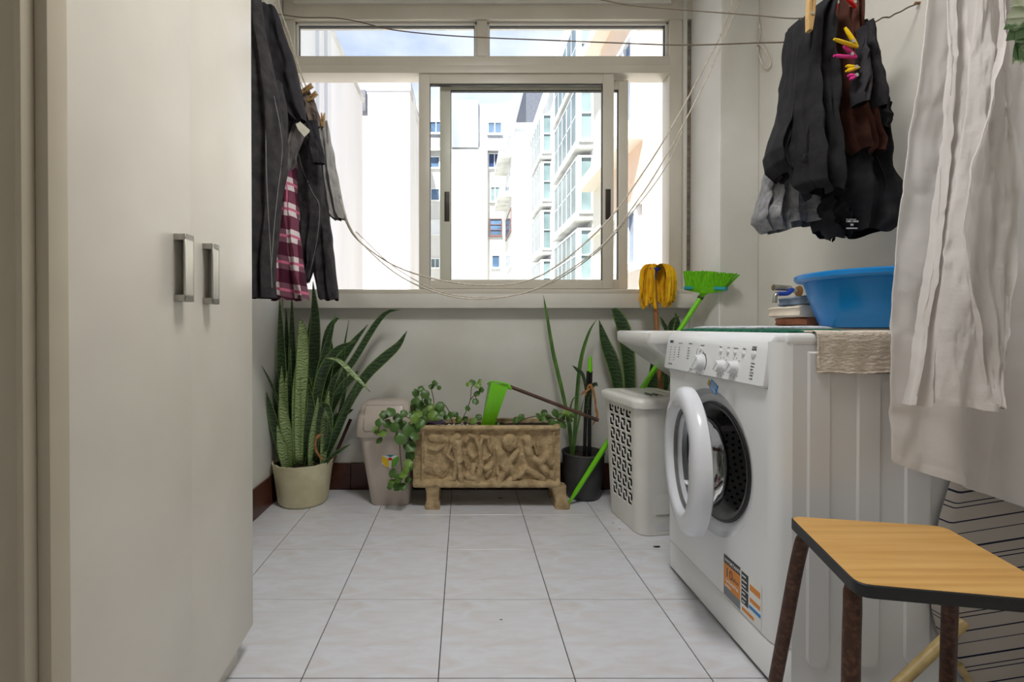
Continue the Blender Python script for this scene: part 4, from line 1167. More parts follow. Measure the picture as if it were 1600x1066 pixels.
# ================================================================== laundry hamper
hb = empty('laundry_hamper', (.86, 2.05, 0), 'white plastic laundry hamper with cut-out pattern and lid, under the sink', 'hamper')
hang = R(7.5)
HM = Matrix.Translation((.70, 1.895, 0)) @ Matrix.Rotation(hang, 4, 'Z')
HWd, HLn = .27, .345      # depth in X, length along Y
NC, NR = 24, 54
def hring(ins, z, L0=0.0):
    """local ring: starts at near end of the -X side; -X side has NC+1 points"""
    x0, x1, y0, y1, r = ins, HWd - ins, ins + L0, HLn - ins, .045
    pts = []
    ya, yb = y0 + r, y1 - r
    for i in range(NC + 5): pts.append((x0, lerp(ya, yb, i / (NC + 4))))
    for q, (cx, cy, a0) in enumerate(((x0 + r, y1 - r, 180), (x1 - r, y1 - r, 90), (x1 - r, y0 + r, 0), (x0 + r, y0 + r, -90))):
        for k in range(1 if q == 0 else 0, 6):
            a = R(a0 - 90 * k / 6) if True else 0
            pts.append((cx + r * math.cos(a), cy + r * math.sin(a)))
    return [HM @ Vector((p[0], p[1], z)) for p in pts]
HTOP = .555
motif = ["11110.", "11000.", "11011.", "00011.", "01111.", "......"]
r0, r1 = 10, NR - 5
def hskip(j, i):
    if 2 <= i < NC + 2 and r0 <= j < r1:
        c, rr = (i - 2) % 6, (j - r0) % 6
        return motif[4 - rr][c] == '1' if rr < 5 else False
    return False
mb = MB()
rings = []
for j in range(NR + 1):
    t = j / NR
    rings.append(hring(.022 * (1 - t), .002 + HTOP * t))
hbody = part(mb.loft(rings, True, True, False, hskip), 'basket', M_white, hb, 50)
mod = hbody.modifiers.new('thickness', 'SOLIDIFY'); mod.thickness = .0025; mod.offset = -1
liner = MB()
liner.loft([hring(.022 * (1 - t) + .012, .01 + HTOP * t) for t in (0, .5, .98)], True, True, False)
part(liner, 'contents', C_liner, hb, 50)
mb = MB()
mb.loft([hring(-.004, HTOP - .03), hring(-.012, HTOP - .028), hring(-.014, HTOP - .006), hring(-.010, HTOP + .004), hring(.0, HTOP + .010), hring(.035, HTOP + .012), hring(.038, HTOP + .009), hring(.05, HTOP + .009), hring(.055, HTOP + .013), hring(.09, HTOP + .016)], True, False, True)
lid = part(mb, 'lid', M_white, hb, 50)
g = MB()
for i in range(5):
    g.box(.085 + i * .012, .091 + i * .012, .05 + .02 * (i % 2), .11 + .02 * (i % 3), HTOP + .0158, HTOP + .0168, 0, 1, HM)
part(g, 'lid_slots', M_black, lid, 0)
part(MB().box(.09, .19, -.0005, .004, .02, .07, .002, 1, HM @ Matrix.Translation((0, .021, 0))), 'foot_recess', M_side, hb)
part(MB().box(.085, .26, -.0012, .003, .09, .47, .001, 1, HM @ Matrix.Translation((0, .012, 0)) @ Matrix.Rotation(R(-1.7), 4, 'X')), 'side_panel', M_white, hb)

# ================================================================== stone trough
tx0, tx1 = at(645, 720, 2.215).x, at(876, 720, 2.215).x
TY0, TY1, TZ0, TZ1 = 2.215, 2.41, .104, .392
tr = empty('stone_trough', ((tx0 + tx1) / 2, 2.31, 0), 'cast stone planter trough with carved figures standing on feet', 'planter')
mb = MB()
mb.box(tx0 + .002, tx1 - .002, TY0 + .014, TY0 + .03, TZ0 + .002, TZ1 - .002, .004); mb.box(tx0, tx1, TY1 - .024, TY1, TZ0, TZ1, .004)
mb.box(tx0, tx0 + .024, TY0 + .012, TY1, TZ0, TZ1, .004); mb.box(tx1 - .024, tx1, TY0 + .012, TY1, TZ0, TZ1, .004); mb.box(tx0 + .01, tx1 - .01, TY0 + .01, TY1 - .01, TZ0 + .001, TZ0 + .03)
part(mb, 'trough_body', M_stone, tr)
# relief front, height field made of raised strokes (coords from 0..1 across, 0..1 up)
strokes = [
 # frame mouldings
 ((.065, .10), (.065, .93), .014, .010), ((.955, .12), (.955, .90), .010, .010), ((.02, .045), (.98, .045), .035, .016), ((.02, .965), (.98, .965), .025, .014),
 # tree / arches
 ((.44, .10), (.46, .35), .030, .016), ((.46, .35), (.455, .65), .024, .015), ((.455, .65), (.47, .82), .02, .014), ((.47, .82), (.51, .80), .018, .013), ((.51, .80), (.515, .68), .016, .012),
 ((.455, .62), (.42, .82), .018, .012), ((.42, .82), (.38, .84), .018, .012), ((.38, .84), (.36, .74), .02, .012), ((.41, .50), (.38, .58), .03, .012), ((.52, .66), (.53, .58), .022, .012), ((.46, .4), (.52, .52), .02, .01),
 # standing figure left
 ((.27, .76), (.30, .82), .035, .018), ((.30, .72), (.31, .45), .045, .020), ((.26, .70), (.235, .52), .020, .013), ((.235, .52), (.27, .44), .018, .013), ((.31, .45), (.325, .12), .028, .016), ((.29, .42), (.28, .14), .022, .014), ((.28, .14), (.20, .08), .018, .012),
 ((.35, .60), (.36, .34), .016, .010),
 # branch and foliage at far left
 ((.11, .62), (.16, .60), .016, .008), ((.16, .60), (.20, .66), .018, .008), ((.13, .80), (.19, .78), .04, .006), ((.10, .30), (.20, .24), .05, .006),
 # central figure with shield
 ((.655, .74), (.655, .72), .070, .018), ((.60, .52), (.63, .30), .050, .018), ((.70, .56), (.655, .40), .030, .014), ((.63, .30), (.585, .10), .034, .016), ((.66, .34), (.69, .16), .030, .014), ((.69, .16), (.64, .10), .020, .012), ((.57, .62), (.575, .2), .016, .010),
 # kneeling figure
 ((.775, .78), (.785, .70), .040, .018), ((.78, .62), (.80, .48), .040, .018), ((.80, .50), (.86, .40), .030, .016), ((.86, .40), (.905, .52), .036, .016), ((.905, .52), (.935, .40), .030, .015), ((.86, .38), (.90, .25), .034, .014), ((.76, .30), (.72, .18), .026, .014), ((.76, .30), (.88, .14), .03, .012), ((.72, .18), (.66, .14), .018, .01), ((.84, .55), (.82, .72), .016, .012),
 ((.50, .30), (.53, .36), .03, .012), ((.50, .18), (.52, .26), .026, .011), ((.41, .34), (.40, .22), .03, .012), ((.38, .16), (.46, .12), .04, .012),
 ((.94, .22), (.95, .16), .03, .009),
]
GX, GZ = 190, 84
W_, H_ = tx1 - tx0, TZ1 - TZ0
asp = W_ / H_
def hgt(u, v):
    m = 0.0
    for (a, b), (c, d), r, h in strokes:
        ax, ay, bx, by, px, py = a * asp, b, c * asp, d, u * asp, v
        dx, dy = bx - ax, by - ay
        l2 = dx * dx + dy * dy
        t = 0 if l2 == 0 else max(0, min(1, ((px - ax) * dx + (py - ay) * dy) / l2))
        q = ((px - ax - t * dx) ** 2 + (py - ay - t * dy) ** 2) / ((r * 1.9) ** 2)
        if q < 1: m = max(m, h * (1 - q) ** .45)
    edge = min(u * asp, (1 - u) * asp, v, 1 - v)
    return m + (0.0015 * mnoise.noise(Vector((u * 60, v * 25, 0))) + .0015 * mnoise.noise(Vector((u * 20, v * 9, 4))))
mb = MB(); rows = []
for j in range(GZ + 1):
    v = j / GZ
    r = []
    for i in range(GX + 1):
        u = i / GX
        r.append(Vector((tx0 + W_ * u, TY0 + .010 - hgt(u, v) * 1.7, TZ0 + H_ * v)))
    rows.append([r[0] + Vector((0, .02, 0))] + r + [r[-1] + Vector((0, .02, 0))])
rows = [[p + Vector((0, .02, 0)) for p in rows[0]]] + rows + [[p + Vector((0, .02, 0)) for p in rows[-1]]]
part(mb.loft(rows, closed=False), 'carved_panel', M_stone, tr, 70)
for cx, w0, sl in ((at(676, 780, 2.22).x, .034, 0), (at(872, 780, 2.22).x, .034, .02)):
    for yy in (2.235, 2.385):
        mb = MB(); rings = []
        for z, k, sx in ((0, 1.0, sl), (.02, 1.05, sl), (.035, .85, sl * .8), (.08, .9, sl * .3), (TZ0 + .004, 1.1, 0)):
            rings.append(rrect(cx - w0 * k + sx, cx + w0 * k + sx, yy - .03 * k, yy + .03 * k, .01, z, 3))
        part(mb.loft(rings, True, True, True), 'foot', M_stone, tr, 50)
mb = MB(); rows = []
for j in range(9):
    rows.append([Vector((lerp(tx0 + .022, tx1 - .022, i / 40), lerp(TY0 + .03, TY1 - .02, j / 8), TZ1 - .022 + .012 * mnoise.noise(Vector((i * .4, j * .5, 0))) + .006 * mnoise.noise(Vector((i * 1.3, j * 1.4, 7))))) for i in range(41)])
part(mb.loft(rows, closed=False), 'soil', M_soil, tr, 70)
g = MB(); rs = random.Random(3)
for i in range(46):
    c = Vector((at(690 + rs.uniform(-20, 55), 660, 2.28).x, rs.uniform(TY0 + .03, TY0 + .1), TZ1 - .014 + rs.uniform(-.004, .006)))
    g.lathe([(.001, -.005), (.006, -.003), (.007, .001), (.003, .005), (.001, .0055)], c, 6, Matrix.Rotation(rs.uniform(0, 6), 3, 'Z'), sx=rs.uniform(.7, 1.4))
o = part(g, 'pebbles', M_pebble, tr, 60); o['kind'] = 'stuff'
single(MB().lathe([(.001, 0), (.03, 0), (.042, .045), (.045, .045), (.045, .052), (.038, .052), (.034, .02), (.001, .02)], at(682, 668, 2.33) + Vector((0, 0, -.02)), 24), 'flower_pot', M_lily, at(682, 668, 2.33) + Vector((0, 0, -.02)), 'small violet plastic pot sunk in the stone trough', 'pot')

# vines in the trough
def round_leaf_mesh(name, mat, seed=0):
    mb = MB(); n = 12
    ring0, ring1 = [], []
    for k in range(n):
        a = 2 * math.pi * k / n
        rr = 1.0 + .06 * math.cos(5 * a + seed) - .18 * math.exp(-((a - math.pi) / .35) ** 2)
        ring1.append(Vector((rr * math.cos(a), rr * .92 * math.sin(a), -.16 * (1 + .4 * math.sin(3 * a + seed)))))
        ring0.append(Vector((.5 * rr * math.cos(a), .46 * rr * math.sin(a), .02)))
    c = Vector((-.3, 0, 0))
    mb.loft([ring1, ring0], True)
    mb.faces(ring0 + [c], [(k, (k + 1) % n, n) for k in range(n)])
    bmesh.ops.remove_doubles(mb.bm, verts=mb.bm.verts[:], dist=1e-5)
    return mb.mesh(name, Vector((0, 0, 0)), mat, 80)
LM = [round_leaf_mesh('leaf', M_leaf, 0), round_leaf_mesh('leaf', M_leaf, 2), round_leaf_mesh('leaf', M_leafl, 4)]
def put_leaf(parent, p, size, seed, facing=(0, -1, .6)):
    rr = random.Random(seed)
    o = bpy.data.objects.new('leaf', LM[rr.choice((0, 0, 1, 1, 2))]); COL.objects.link(o)
    o.parent = parent
    n = (Vector(facing) + Vector((rr.uniform(-.6, .6), rr.uniform(-.3, .3), rr.uniform(-.4, .5)))).normalized()
    q = n.to_track_quat('Z', 'X')
    o.rotation_mode = 'QUATERNION'; o.rotation_quaternion = q @ Matrix.Rotation(rr.uniform(0, 6.28), 3, 'Z').to_quaternion()
    o.scale = (size, size, size)
    o.location = Vector(p) - world_off(parent)
    return o
def vine(name, label, stems, leaves, D, base, seed=0):
    e = empty(name, base, label, 'plant', 'plants growing in the stone trough')
    for s in stems:
        part(MB().tube(curve([at(x, y, d) for x, y, d in s], 18), .0022, 6), 'stem', M_stem, e, 75)
    rr = random.Random(seed)
    for i, (x, y, r) in enumerate(leaves):
        d = D + rr.uniform(-.03, .03)
        put_leaf(e, at(x, y, d), r * d / FPX, seed * 100 + i)
    return e
vine('trailing_ivy', 'ivy with round leaves trailing over the left end of the trough',
     [[(665, 668, 2.26), (640, 660, 2.2), (625, 690, 2.16), (628, 740, 2.16), (624, 765, 2.16)], [(660, 665, 2.26), (630, 650, 2.18), (600, 655, 2.16), (588, 680, 2.16)]],
     [(592, 660, 7), (588, 672, 7), (600, 648, 8), (611, 643, 9), (606, 662, 8), (598, 676, 8), (592, 688, 7), (622, 652, 9), (631, 646, 7), (616, 668, 9), (629, 664, 9), (640, 672, 12), (650, 668, 9), (626, 684, 11), (640, 697, 11), (640, 712, 9), (638, 724, 8), (640, 730, 7), (614, 740, 8), (622, 748, 8), (630, 741, 8), (637, 750, 6), (611, 754, 7), (620, 760, 8), (630, 760, 7), (609, 760, 6), (634, 734, 7), (648, 682, 8), (656, 662, 9), (648, 655, 8)], 2.16, at(660, 668, 2.27), 1)
vine('ivy_plant', 'bushy ivy standing up at the left of the trough',
     [[(672, 668, 2.3), (662, 640, 2.3), (658, 610, 2.3)], [(676, 666, 2.3), (678, 630, 2.3), (674, 605, 2.3), (682, 598, 2.3)], [(672, 668, 2.3), (650, 645, 2.28), (648, 620, 2.28)]],
     [(650, 614, 7), (658, 607, 6), (664, 616, 8), (648, 626, 8), (656, 632, 9), (668, 626, 7), (644, 638, 8), (652, 646, 9), (664, 640, 9), (672, 636, 8), (682, 640, 10), (676, 650, 9), (688, 634, 8), (660, 655, 10), (648, 652, 8), (680, 600, 5), (674, 604, 5), (686, 606, 4), (678, 597, 4), (690, 645, 7), (640, 648, 7), (684, 652, 7), (668, 648, 9)], 2.28, at(672, 668, 2.3), 2)
vine('ivy_sprig', 'thin upright ivy sprig between the bushy ivy and the green dustpan',
     [[(715, 668, 2.3), (725, 650, 2.3), (735, 625, 2.3), (737, 605, 2.3), (748, 598, 2.3)], [(735, 625, 2.3), (742, 618, 2.3), (745, 630, 2.3)], [(708, 664, 2.3), (700, 640, 2.3), (690, 628, 2.3)]],
     [(732, 600, 5), (738, 597, 6), (747, 602, 6), (752, 609, 5), (745, 615, 6), (743, 627, 6), (731, 638, 5), (750, 595, 4), (704, 648, 6), (698, 652, 6), (716, 656, 6), (727, 655, 5), (712, 648, 5), (740, 658, 6), (748, 652, 6)], 2.3, at(715, 668, 2.31), 3)
vine('trough_creeper', 'dark creeper leaves at the right end of the trough',
     [[(800, 668, 2.3), (820, 655, 2.3), (850, 650, 2.28), (885, 660, 2.26)], [(870, 660, 2.28), (885, 648, 2.27), (900, 655, 2.26)]],
     [(768, 660, 6), (776, 664, 5), (806, 656, 6), (815, 652, 6), (842, 650, 6), (850, 645, 6), (858, 652, 7), (868, 645, 7), (876, 652, 8), (884, 645, 7), (890, 656, 6), (862, 660, 7), (872, 664, 7), (848, 655, 6), (880, 664, 7), (892, 648, 6)], 2.28, at(830, 668, 2.31), 4)

# dustpan
dp = empty('dustpan', at(770, 660, 2.27), 'lime green dustpan with brown stick standing in the trough', 'dustpan')
mb = MB()
F = [at(768, 598, 2.24), at(795, 601, 2.24), at(772, 667, 2.24), at(751, 667, 2.24)]
Bk = [at(763, 600, 2.32), at(793, 606, 2.32), at(770, 665, 2.30), at(752, 665, 2.30)]
C = [p.copy() for p in F]
t = .003
mb.faces(F + Bk, [(0, 1, 2, 3), (4, 5, 1, 0), (0, 3, 7, 4), (1, 5, 6, 2)])
dpo = part(mb, 'pan', M_dust, dp, 30); md = dpo.modifiers.new('thickness', 'SOLIDIFY'); md.thickness = .003
part(MB().tube(curve([at(762, 600, 2.3), at(765, 597, 2.26), at(780, 597, 2.235), at(795, 601, 2.235)], 14), .004, 8), 'rim', M_dust, dp, 60)
part(MB().tube([at(790, 602, 2.27), at(800, 607, 2.27)], [.012, .010], 12), 'socket', M_dust, dp)
part(MB().tube([at(796, 604, 2.27), at(935, 657, 2.20)], .0085, 12), 'stick', M_stick, dp, 60)

# ================================================================== swing-lid bin
bcx = at(598, 700, 2.34).x
bn = empty('waste_bin', (bcx, 2.34, 0), 'beige swing-lid waste bin with colourful recycling sticker', 'bin')
def bring(x0, x1, y0, y1, z, r=.035): return rrect(x0, x1, y0, y1, r, z, 6)
xb0, xb1 = at(579, 780, 2.26).x, at(640, 778, 2.26).x
xt0, xt1 = at(556, 670, 2.25).x, at(644, 670, 2.25).x
zt_ = .345
mb = MB()
mb.loft([bring(xb0 + .004, xb1 - .004, 2.259, 2.42, .0), bring(xb0, xb1, 2.255, 2.425, .006), bring(xt0 + .012, xt1 - .012, 2.235, 2.44, zt_), bring(xt0 + .016, xt1 - .016, 2.239, 2.436, zt_ - .001)], True, True, False)
part(mb, 'bucket', M_bin, bn, 50)
mb = MB()
mb.loft([bring(xt0 + .004, xt1 - .004, 2.227, 2.448, zt_ - .012), bring(xt0, xt1, 2.223, 2.452, zt_ - .008), bring(xt0 + .001, xt1 - .001, 2.224, 2.451, zt_ + .055), bring(xt0 + .004, xt1 - .004, 2.23, 2.446, zt_ + .085, .04), bring(xt0 + .018, xt1 - .018, 2.27, 2.43, zt_ + .135, .04), bring(xt0 + .04, xt1 - .04, 2.30, 2.41, zt_ + .148, .03)], True, False, True)
hood = part(mb, 'hood', M_bin, bn, 50)
fa = MB()
P0, P1 = Vector(((xt0 + xt1) / 2, 2.2292, zt_ + .082)), Vector(((xt0 + xt1) / 2, 2.2685, zt_ + .134))
rows = []
hwid = (xt1 - xt0) / 2 - .04
for j in range(7):
    v = j / 6; e = .97 if 0 < j < 6 else .93
    c = Vector((P0.x, lerp(2.2232, 2.2232, v), 0))
    yy, zz = (2.2205, lerp(zt_ + .022, zt_ + .056, v / .4)) if v < .4 else (lerp(2.2205, 2.262, (v - .4) / .6), lerp(zt_ + .062, zt_ + .135, (v - .4) / .6))
    rows.append([Vector((P0.x - hwid * e, yy, zz)), Vector((P0.x - hwid * e * .9, yy - .002, zz)), Vector((P0.x + hwid * e * .9, yy - .002, zz)), Vector((P0.x + hwid * e, yy, zz))])
part(fa.loft(rows, closed=False), 'swing_flap', M_bin, hood, 60)
loop = [r[0] for r in rows] + [r[-1] for r in rows[::-1]]
part(MB().tube(loop + [loop[0]], .0022, 6), 'flap_seam', M_binseam, hood, 60)
# sticker: three coloured petals
Msn = Matrix.Translation(at(610, 717, 2.2445) + Vector((0, -.004, 0))) @ Matrix.Rotation(R(90 - 4), 4, 'X')
st = part(MB().prism([(.045 * math.cos(R(60 * k + 30)), .045 * math.sin(R(60 * k + 30))) for k in range(6)], Msn, .0006), 'sticker', M_swhite, bn, 0)
for k, c in enumerate(((30, 140, 160), (236, 196, 30), (110, 178, 60))):
    m = pm('sticker_petal_%d' % k, srgb(*c), rough=.4)
    a0 = 90 + 120 * k
    pts = [(.008 * math.cos(R(a0)), .008 * math.sin(R(a0)))] + [(.041 * math.cos(R(a0 - 52 + 26 * i)) , .041 * math.sin(R(a0 - 52 + 26 * i))) for i in range(5)]
    part(MB().prism(pts, Msn @ Matrix.Translation((0, 0, .0006)), .0005), 'petal', m, st, 0)
part(MB().prism([(.010 * math.cos(R(30 * k)), .007 * math.sin(R(30 * k))) for k in range(12)], Msn @ Matrix.Translation((0, 0, .0012)), .0004), 'emblem', M_pegr, st, 0)

# ================================================================== snake plants
def blade(mb, pts, w, prof='sword', twist=0.0, face=(0, -1, 0), cup=.25, n=16):
    c = curve(pts, n)
    rows = []
    for i, p in enumerate(c):
        t = i / (n - 1)
        tan = (c[min(i + 1, n - 1)] - c[max(i - 1, 0)]).normalized()
        f = Vector(face) + Vector((math.sin(twist * t), 0, 0))
        s = tan.cross(f)
        if s.length < 1e-3: s = tan.cross(Vector((1, 0, .1)))
        s.normalize(); nn = s.cross(tan)
        if prof == 'sword': ww = w * (.62 + .38 * min(1, t / .45)) * (1 - max(0, (t - .55) / .45) ** 1.7)
        else: ww = w * (.55 + .45 * math.sin(math.pi * min(t * .8 + .1, 1))) * (1 - max(0, (t - .7) / .3) ** 1.6)
        ww = max(ww, .0006)
        rows.append([p - s * ww + nn * cup * ww, p - s * ww * .86 + nn * cup * .6 * ww, p, p + s * ww * .86 + nn * cup * .6 * ww, p + s * ww + nn * cup * ww])
    th = nn * .0
    mb.loft(rows, closed=False, matfn=lambda j, i: 1 if i in (0, 3) else 0)
def snake_plant(name, label, base, blades, extra=None):
    e = empty(name, base, label, 'plant')
    for b in blades:
        pts, w, m = b[0], b[1], b[2]
        mb = MB()
        blade(mb, [at(x, y, d) for x, y, d in pts], w * 1.2, twist=b[3] if len(b) > 3 else 0, face=b[4] if len(b) > 4 else (0, -1, 0), cup=.3)
        o = part(mb, 'leaf', [m, M_snakem], e, 80)
        md = o.modifiers.new('thickness', 'SOLIDIFY'); md.thickness = .002; md.offset = 0
    return e
PD = 2.315
pot_c = Vector((at(474, 780, PD).x, PD, 0))
S_, P_ = M_snake, M_snakel
bl_ = [
 ([(443, 735, PD), (442, 640, PD + .01), (440, 560, PD + .0), (437, 462, PD + .0)], .021, S_),
 ([(452, 735, PD), (450, 640, PD + .04), (449, 560, PD + .05), (447, 480, PD + .06)], .015, S_),
 ([(458, 735, PD), (458, 640, PD + .03), (457, 560, PD + .03), (456, 455, PD + .04)], .018, S_),
 ([(478, 730, PD + .02), (484, 650, PD + .04), (490, 570, PD + .04), (493, 500, PD + .04), (489, 440, PD + .05)], .026, S_),
 ([(476, 735, PD + .02), (478, 650, PD + .04), (482, 560, PD + .05), (488, 480, PD + .06)], .022, S_),
 ([(468, 728, PD - .06), (468, 660, PD - .06), (472, 580, PD - .06), (473, 520, PD - .06), (468, 498, PD - .06)], .024, P_, .5),
 ([(464, 730, PD - .05), (464, 690, PD - .06), (464, 610, PD - .06), (466, 548, PD - .06)], .019, P_),
 ([(446, 735, PD - .05), (442, 690, PD - .06), (441, 620, PD - .06), (440, 572, PD - .06)], .016, P_),
 ([(450, 735, PD - .05), (448, 690, PD - .05), (446, 630, PD - .05), (448, 580, PD - .05)], .013, P_),
 ([(452, 735, PD - .06), (450, 690, PD - .07), (444, 650, PD - .08), (437, 612, PD - .08)], .022, P_),
 ([(448, 740, PD - .07), (444, 715, PD - .08), (440, 690, PD - .08), (433, 665, PD - .09)], .02, P_),
 ([(447, 735, PD - .02), (436, 690, PD - .04), (426, 650, PD - .07), (416, 612, PD - .11)], .018, S_),
 ([(445, 735, PD), (432, 680, PD + .02), (434, 620, PD - .02), (432, 578, PD - .02)], .014, S_),
 ([(448, 700, PD - .03), (438, 640, PD - .05), (424, 600, PD - .1), (409, 572, PD - .155)], .006, S_),
 ([(486, 730, PD), (492, 650, PD - .01), (502, 590, PD - .01), (524, 550, PD - .03), (556, 532, PD - .04)], .021, S_, 0, (.3, -1, .2)),
 ([(488, 730, PD + .02), (500, 650, PD + .03), (516, 590, PD + .04), (545, 545, PD + .05), (575, 507, PD + .05)], .022, S_, 0, (.2, -1, .3)),
 ([(494, 730, PD + .02), (505, 690, PD + .03), (530, 600, PD + .03), (556, 558, PD + .05), (585, 510, PD + .06), (605, 488, PD + .06), (626, 484, PD + .05)], .014, S_),
 ([(516, 700, PD), (540, 640, PD - .03), (570, 590, PD - .04), (600, 560, PD - .05), (622, 540, PD - .05), (636, 517, PD - .05)], .021, S_, 0, (.1, -1, .3)),
 ([(500, 735, PD), (515, 700, PD - .02), (535, 655, PD - .03), (560, 600, PD - .04)], .016, S_),
 ([(500, 732, PD), (506, 690, PD - .02), (512, 640, PD - .02), (520, 600, PD - .02), (534, 575, PD - .02)], .016, S_),
 ([(505, 735, PD - .02), (512, 720, PD - .06), (528, 706, PD - .1), (548, 694, PD - .12)], .008, S_),
 ([(500, 735, PD - .02), (512, 690, PD - .05), (516, 650, PD - .07), (504, 632, PD - .1), (498, 636, PD - .11)], .012, S_),
 ([(492, 720, PD - .06), (500, 650, PD - .08), (508, 634, PD - .1), (516, 650, PD - .12), (518, 682, PD - .13)], .014, S_),
 ([(486, 735, PD - .05), (488, 700, PD - .06), (494, 660, PD - .06), (497, 620, PD - .06)], .018, P_),
 ([(504, 735, PD - .04), (507, 690, PD - .04), (510, 650, PD - .05), (514, 610, PD - .05)], .018, P_),
 ([(484, 735, PD), (488, 650, PD), (502, 580, PD), (512, 540, PD), (525, 490, PD)], .018, S_),
 ([(478, 735, PD), (494, 640, PD + .02), (505, 560, PD + .02), (512, 520, PD + .02), (524, 500, PD + .02), (531, 498, PD + .02)], .013, S_),
 ([(500, 735, PD), (525, 670, PD + .02), (540, 600, PD + .02), (536, 560, PD + .02), (545, 500, PD + .02)], .008, S_),
 ([(472, 735, PD), (480, 680, PD), (484, 620, PD), (480, 580, PD)], .02, S_),
 ([(455, 735, PD), (460, 690, PD), (462, 640, PD), (458, 600, PD)], .02, S_),
 ([(490, 735, PD + .02), (503, 690, PD + .02), (520, 660, PD + .02), (540, 645, PD + .02), (552, 640, PD + .02)], .018, S_),
 ([(462, 735, PD + .03), (466, 640, PD + .05), (470, 560, PD + .06), (473, 500, PD + .07)], .024, S_),
 ([(482, 735, PD - .01), (496, 660, PD), (508, 600, PD + .01), (516, 560, PD + .01), (518, 530, PD + .02)], .022, S_),
 ([(492, 735, PD + .01), (510, 660, PD + .01), (532, 610, PD + .02), (552, 588, PD + .02), (560, 580, PD + .02)], .017, S_),
 ([(470, 735, PD - .03), (478, 690, PD - .04), (486, 640, PD - .04), (482, 600, PD - .03)], .02, S_),
 ([(458, 735, PD - .03), (456, 690, PD - .03), (452, 640, PD - .02), (454, 545, PD)], .017, S_),
 ([(510, 560, PD - .06), (530, 565, PD - .11), (556, 590, PD - .14), (579, 613, PD - .15)], .012, M_snakel, 0, (.2, -.6, 1)),
]
spn = snake_plant('snake_plant', 'large snake plant with mottled leaves in a chipped cream pot', pot_c, bl_)
mb = MB()
pr, ph2 = .142, .205
prof = [(.001, .0), (.104, .0), (.112, .006), (.116, .016)]
for i in range(1, 14):
    z = .016 + (ph2 - .016) * i / 13; r = lerp(.117, pr, i / 13)
    prof += [(r, z - .004), (r + .0012, z - .002)]
prof += [(pr + .002, ph2), (pr - .004, ph2 + .001), (pr - .006, ph2 - .02), (.001, ph2 - .022)]
po = part(mb.lathe(prof, pot_c, 56), 'pot', M_potw, spn, 50)
for v in po.data.vertices:      # chipped rim
    if v.co.z > ph2 - .012 and (v.co.x ** 2 + v.co.y ** 2) > (pr - .01) ** 2:
        a = math.atan2(v.co.y, v.co.x)
        v.co.z += .006 * mnoise.noise(Vector((a * 5, 0, 0))) + .003 * mnoise.noise(Vector((a * 17, 3, 0)))
part(MB().lathe([(.001, ph2 - .018), (.07, ph2 - .014), (pr - .006, ph2 - .018)], pot_c, 30), 'soil', M_soil, spn, 70)
part(MB().tube(curve([at(503, 718, PD - .08), at(494, 705, PD - .1), at(493, 690, PD - .1), at(497, 682, PD - .1), at(503, 679, PD - .1)], 14), [.006] * 9 + [.009, .008, .006, .004, .003], 8), 'dry_leaf', M_dry, spn, 70, 'curled dry brown leaf')
part(MB().tube([at(514, 735, PD + .03), at(548, 655, PD + .08)], .008, 10), 'stake', M_stick, spn, 60, 'brown wooden stake')

# right-hand grey pot
GD = 2.383
gp = Vector((at(911, 770, GD).x, GD, 0))
gpl = empty('potted_plant', gp, 'tall thin-leaved plant and dark canes in a dark grey pot', 'plant')
mb = MB()
part(mb.lathe([(.001, 0), (.074, 0), (.080, .005), (.083, .02), (.1, .12), (.104, .215), (.108, .222), (.1065, .229), (.1, .228), (.096, .20), (.001, .2)], gp, 44), 'pot', M_potg, gpl, 40)
part(MB().lathe([(.001, .202), (.06, .206), (.096, .203)], gp, 24), 'soil', M_soil, gpl, 70)
for pts, w, m in (([(893, 715, GD), (888, 660, GD), (878, 610, GD), (864, 550, GD + .02), (854, 490, GD + .02), (849, 461, GD + .02)], .010, M_grass),
                  ([(895, 715, GD), (898, 670, GD), (902, 610, GD), (908, 560, GD), (920, 520, GD), (933, 498, GD)], .010, M_grass),
                  ([(892, 715, GD), (893, 680, GD), (890, 650, GD - .01), (895, 625, GD - .02), (908, 615, GD - .03)], .005, M_grass),
                  ([(896, 715, GD), (900, 680, GD), (906, 650, GD), (913, 620, GD)], .005, M_grass),
                  ([(920, 640, GD - .03), (912, 590, GD - .04), (902, 578, GD - .05), (894, 571, GD - .06)], .009, M_snake),
                  ([(916, 640, GD - .03), (922, 610, GD - .04), (930, 600, GD - .05), (934, 604, GD - .05)], .010, M_snake)):
    mb = MB(); blade(mb, [at(x, y, d) for x, y, d in pts], w, n=22)
    part(mb, 'leaf', [m, m], gpl, 80)
part(MB().tube([at(913, 715, GD - .02), at(915, 640, GD - .02), at(919, 580, GD - .02)], .008, 10), 'cane', M_black, gpl, 60, 'black cane')
part(MB().tube([at(921, 715, GD - .01), at(921, 640, GD - .01), at(923, 580, GD - .01)], .009, 10), 'cane', M_black, gpl, 60, 'black cane')
part(MB().tube([at(921, 582, GD - .01), at(922, 572, GD - .01), at(922, 557, GD - .01)], [.012, .011, .007], 10), 'cane_cap', M_dust, gpl, 60, 'lime green cap')
for pts in ([(914, 620, GD - .05), (922, 600, GD - .06), (930, 625, GD - .07), (930, 648, GD - .07)], [(924, 606, GD - .05), (914, 612, GD - .06), (908, 618, GD - .06)], [(930, 632, GD - .06), (933, 650, GD - .06), (925, 666, GD - .06)]):
    mb = MB(); blade(mb, [at(x, y, d) for x, y, d in pts], .006, n=12)
    part(mb, 'dry_leaf', [M_dry, M_dry], gpl, 80)

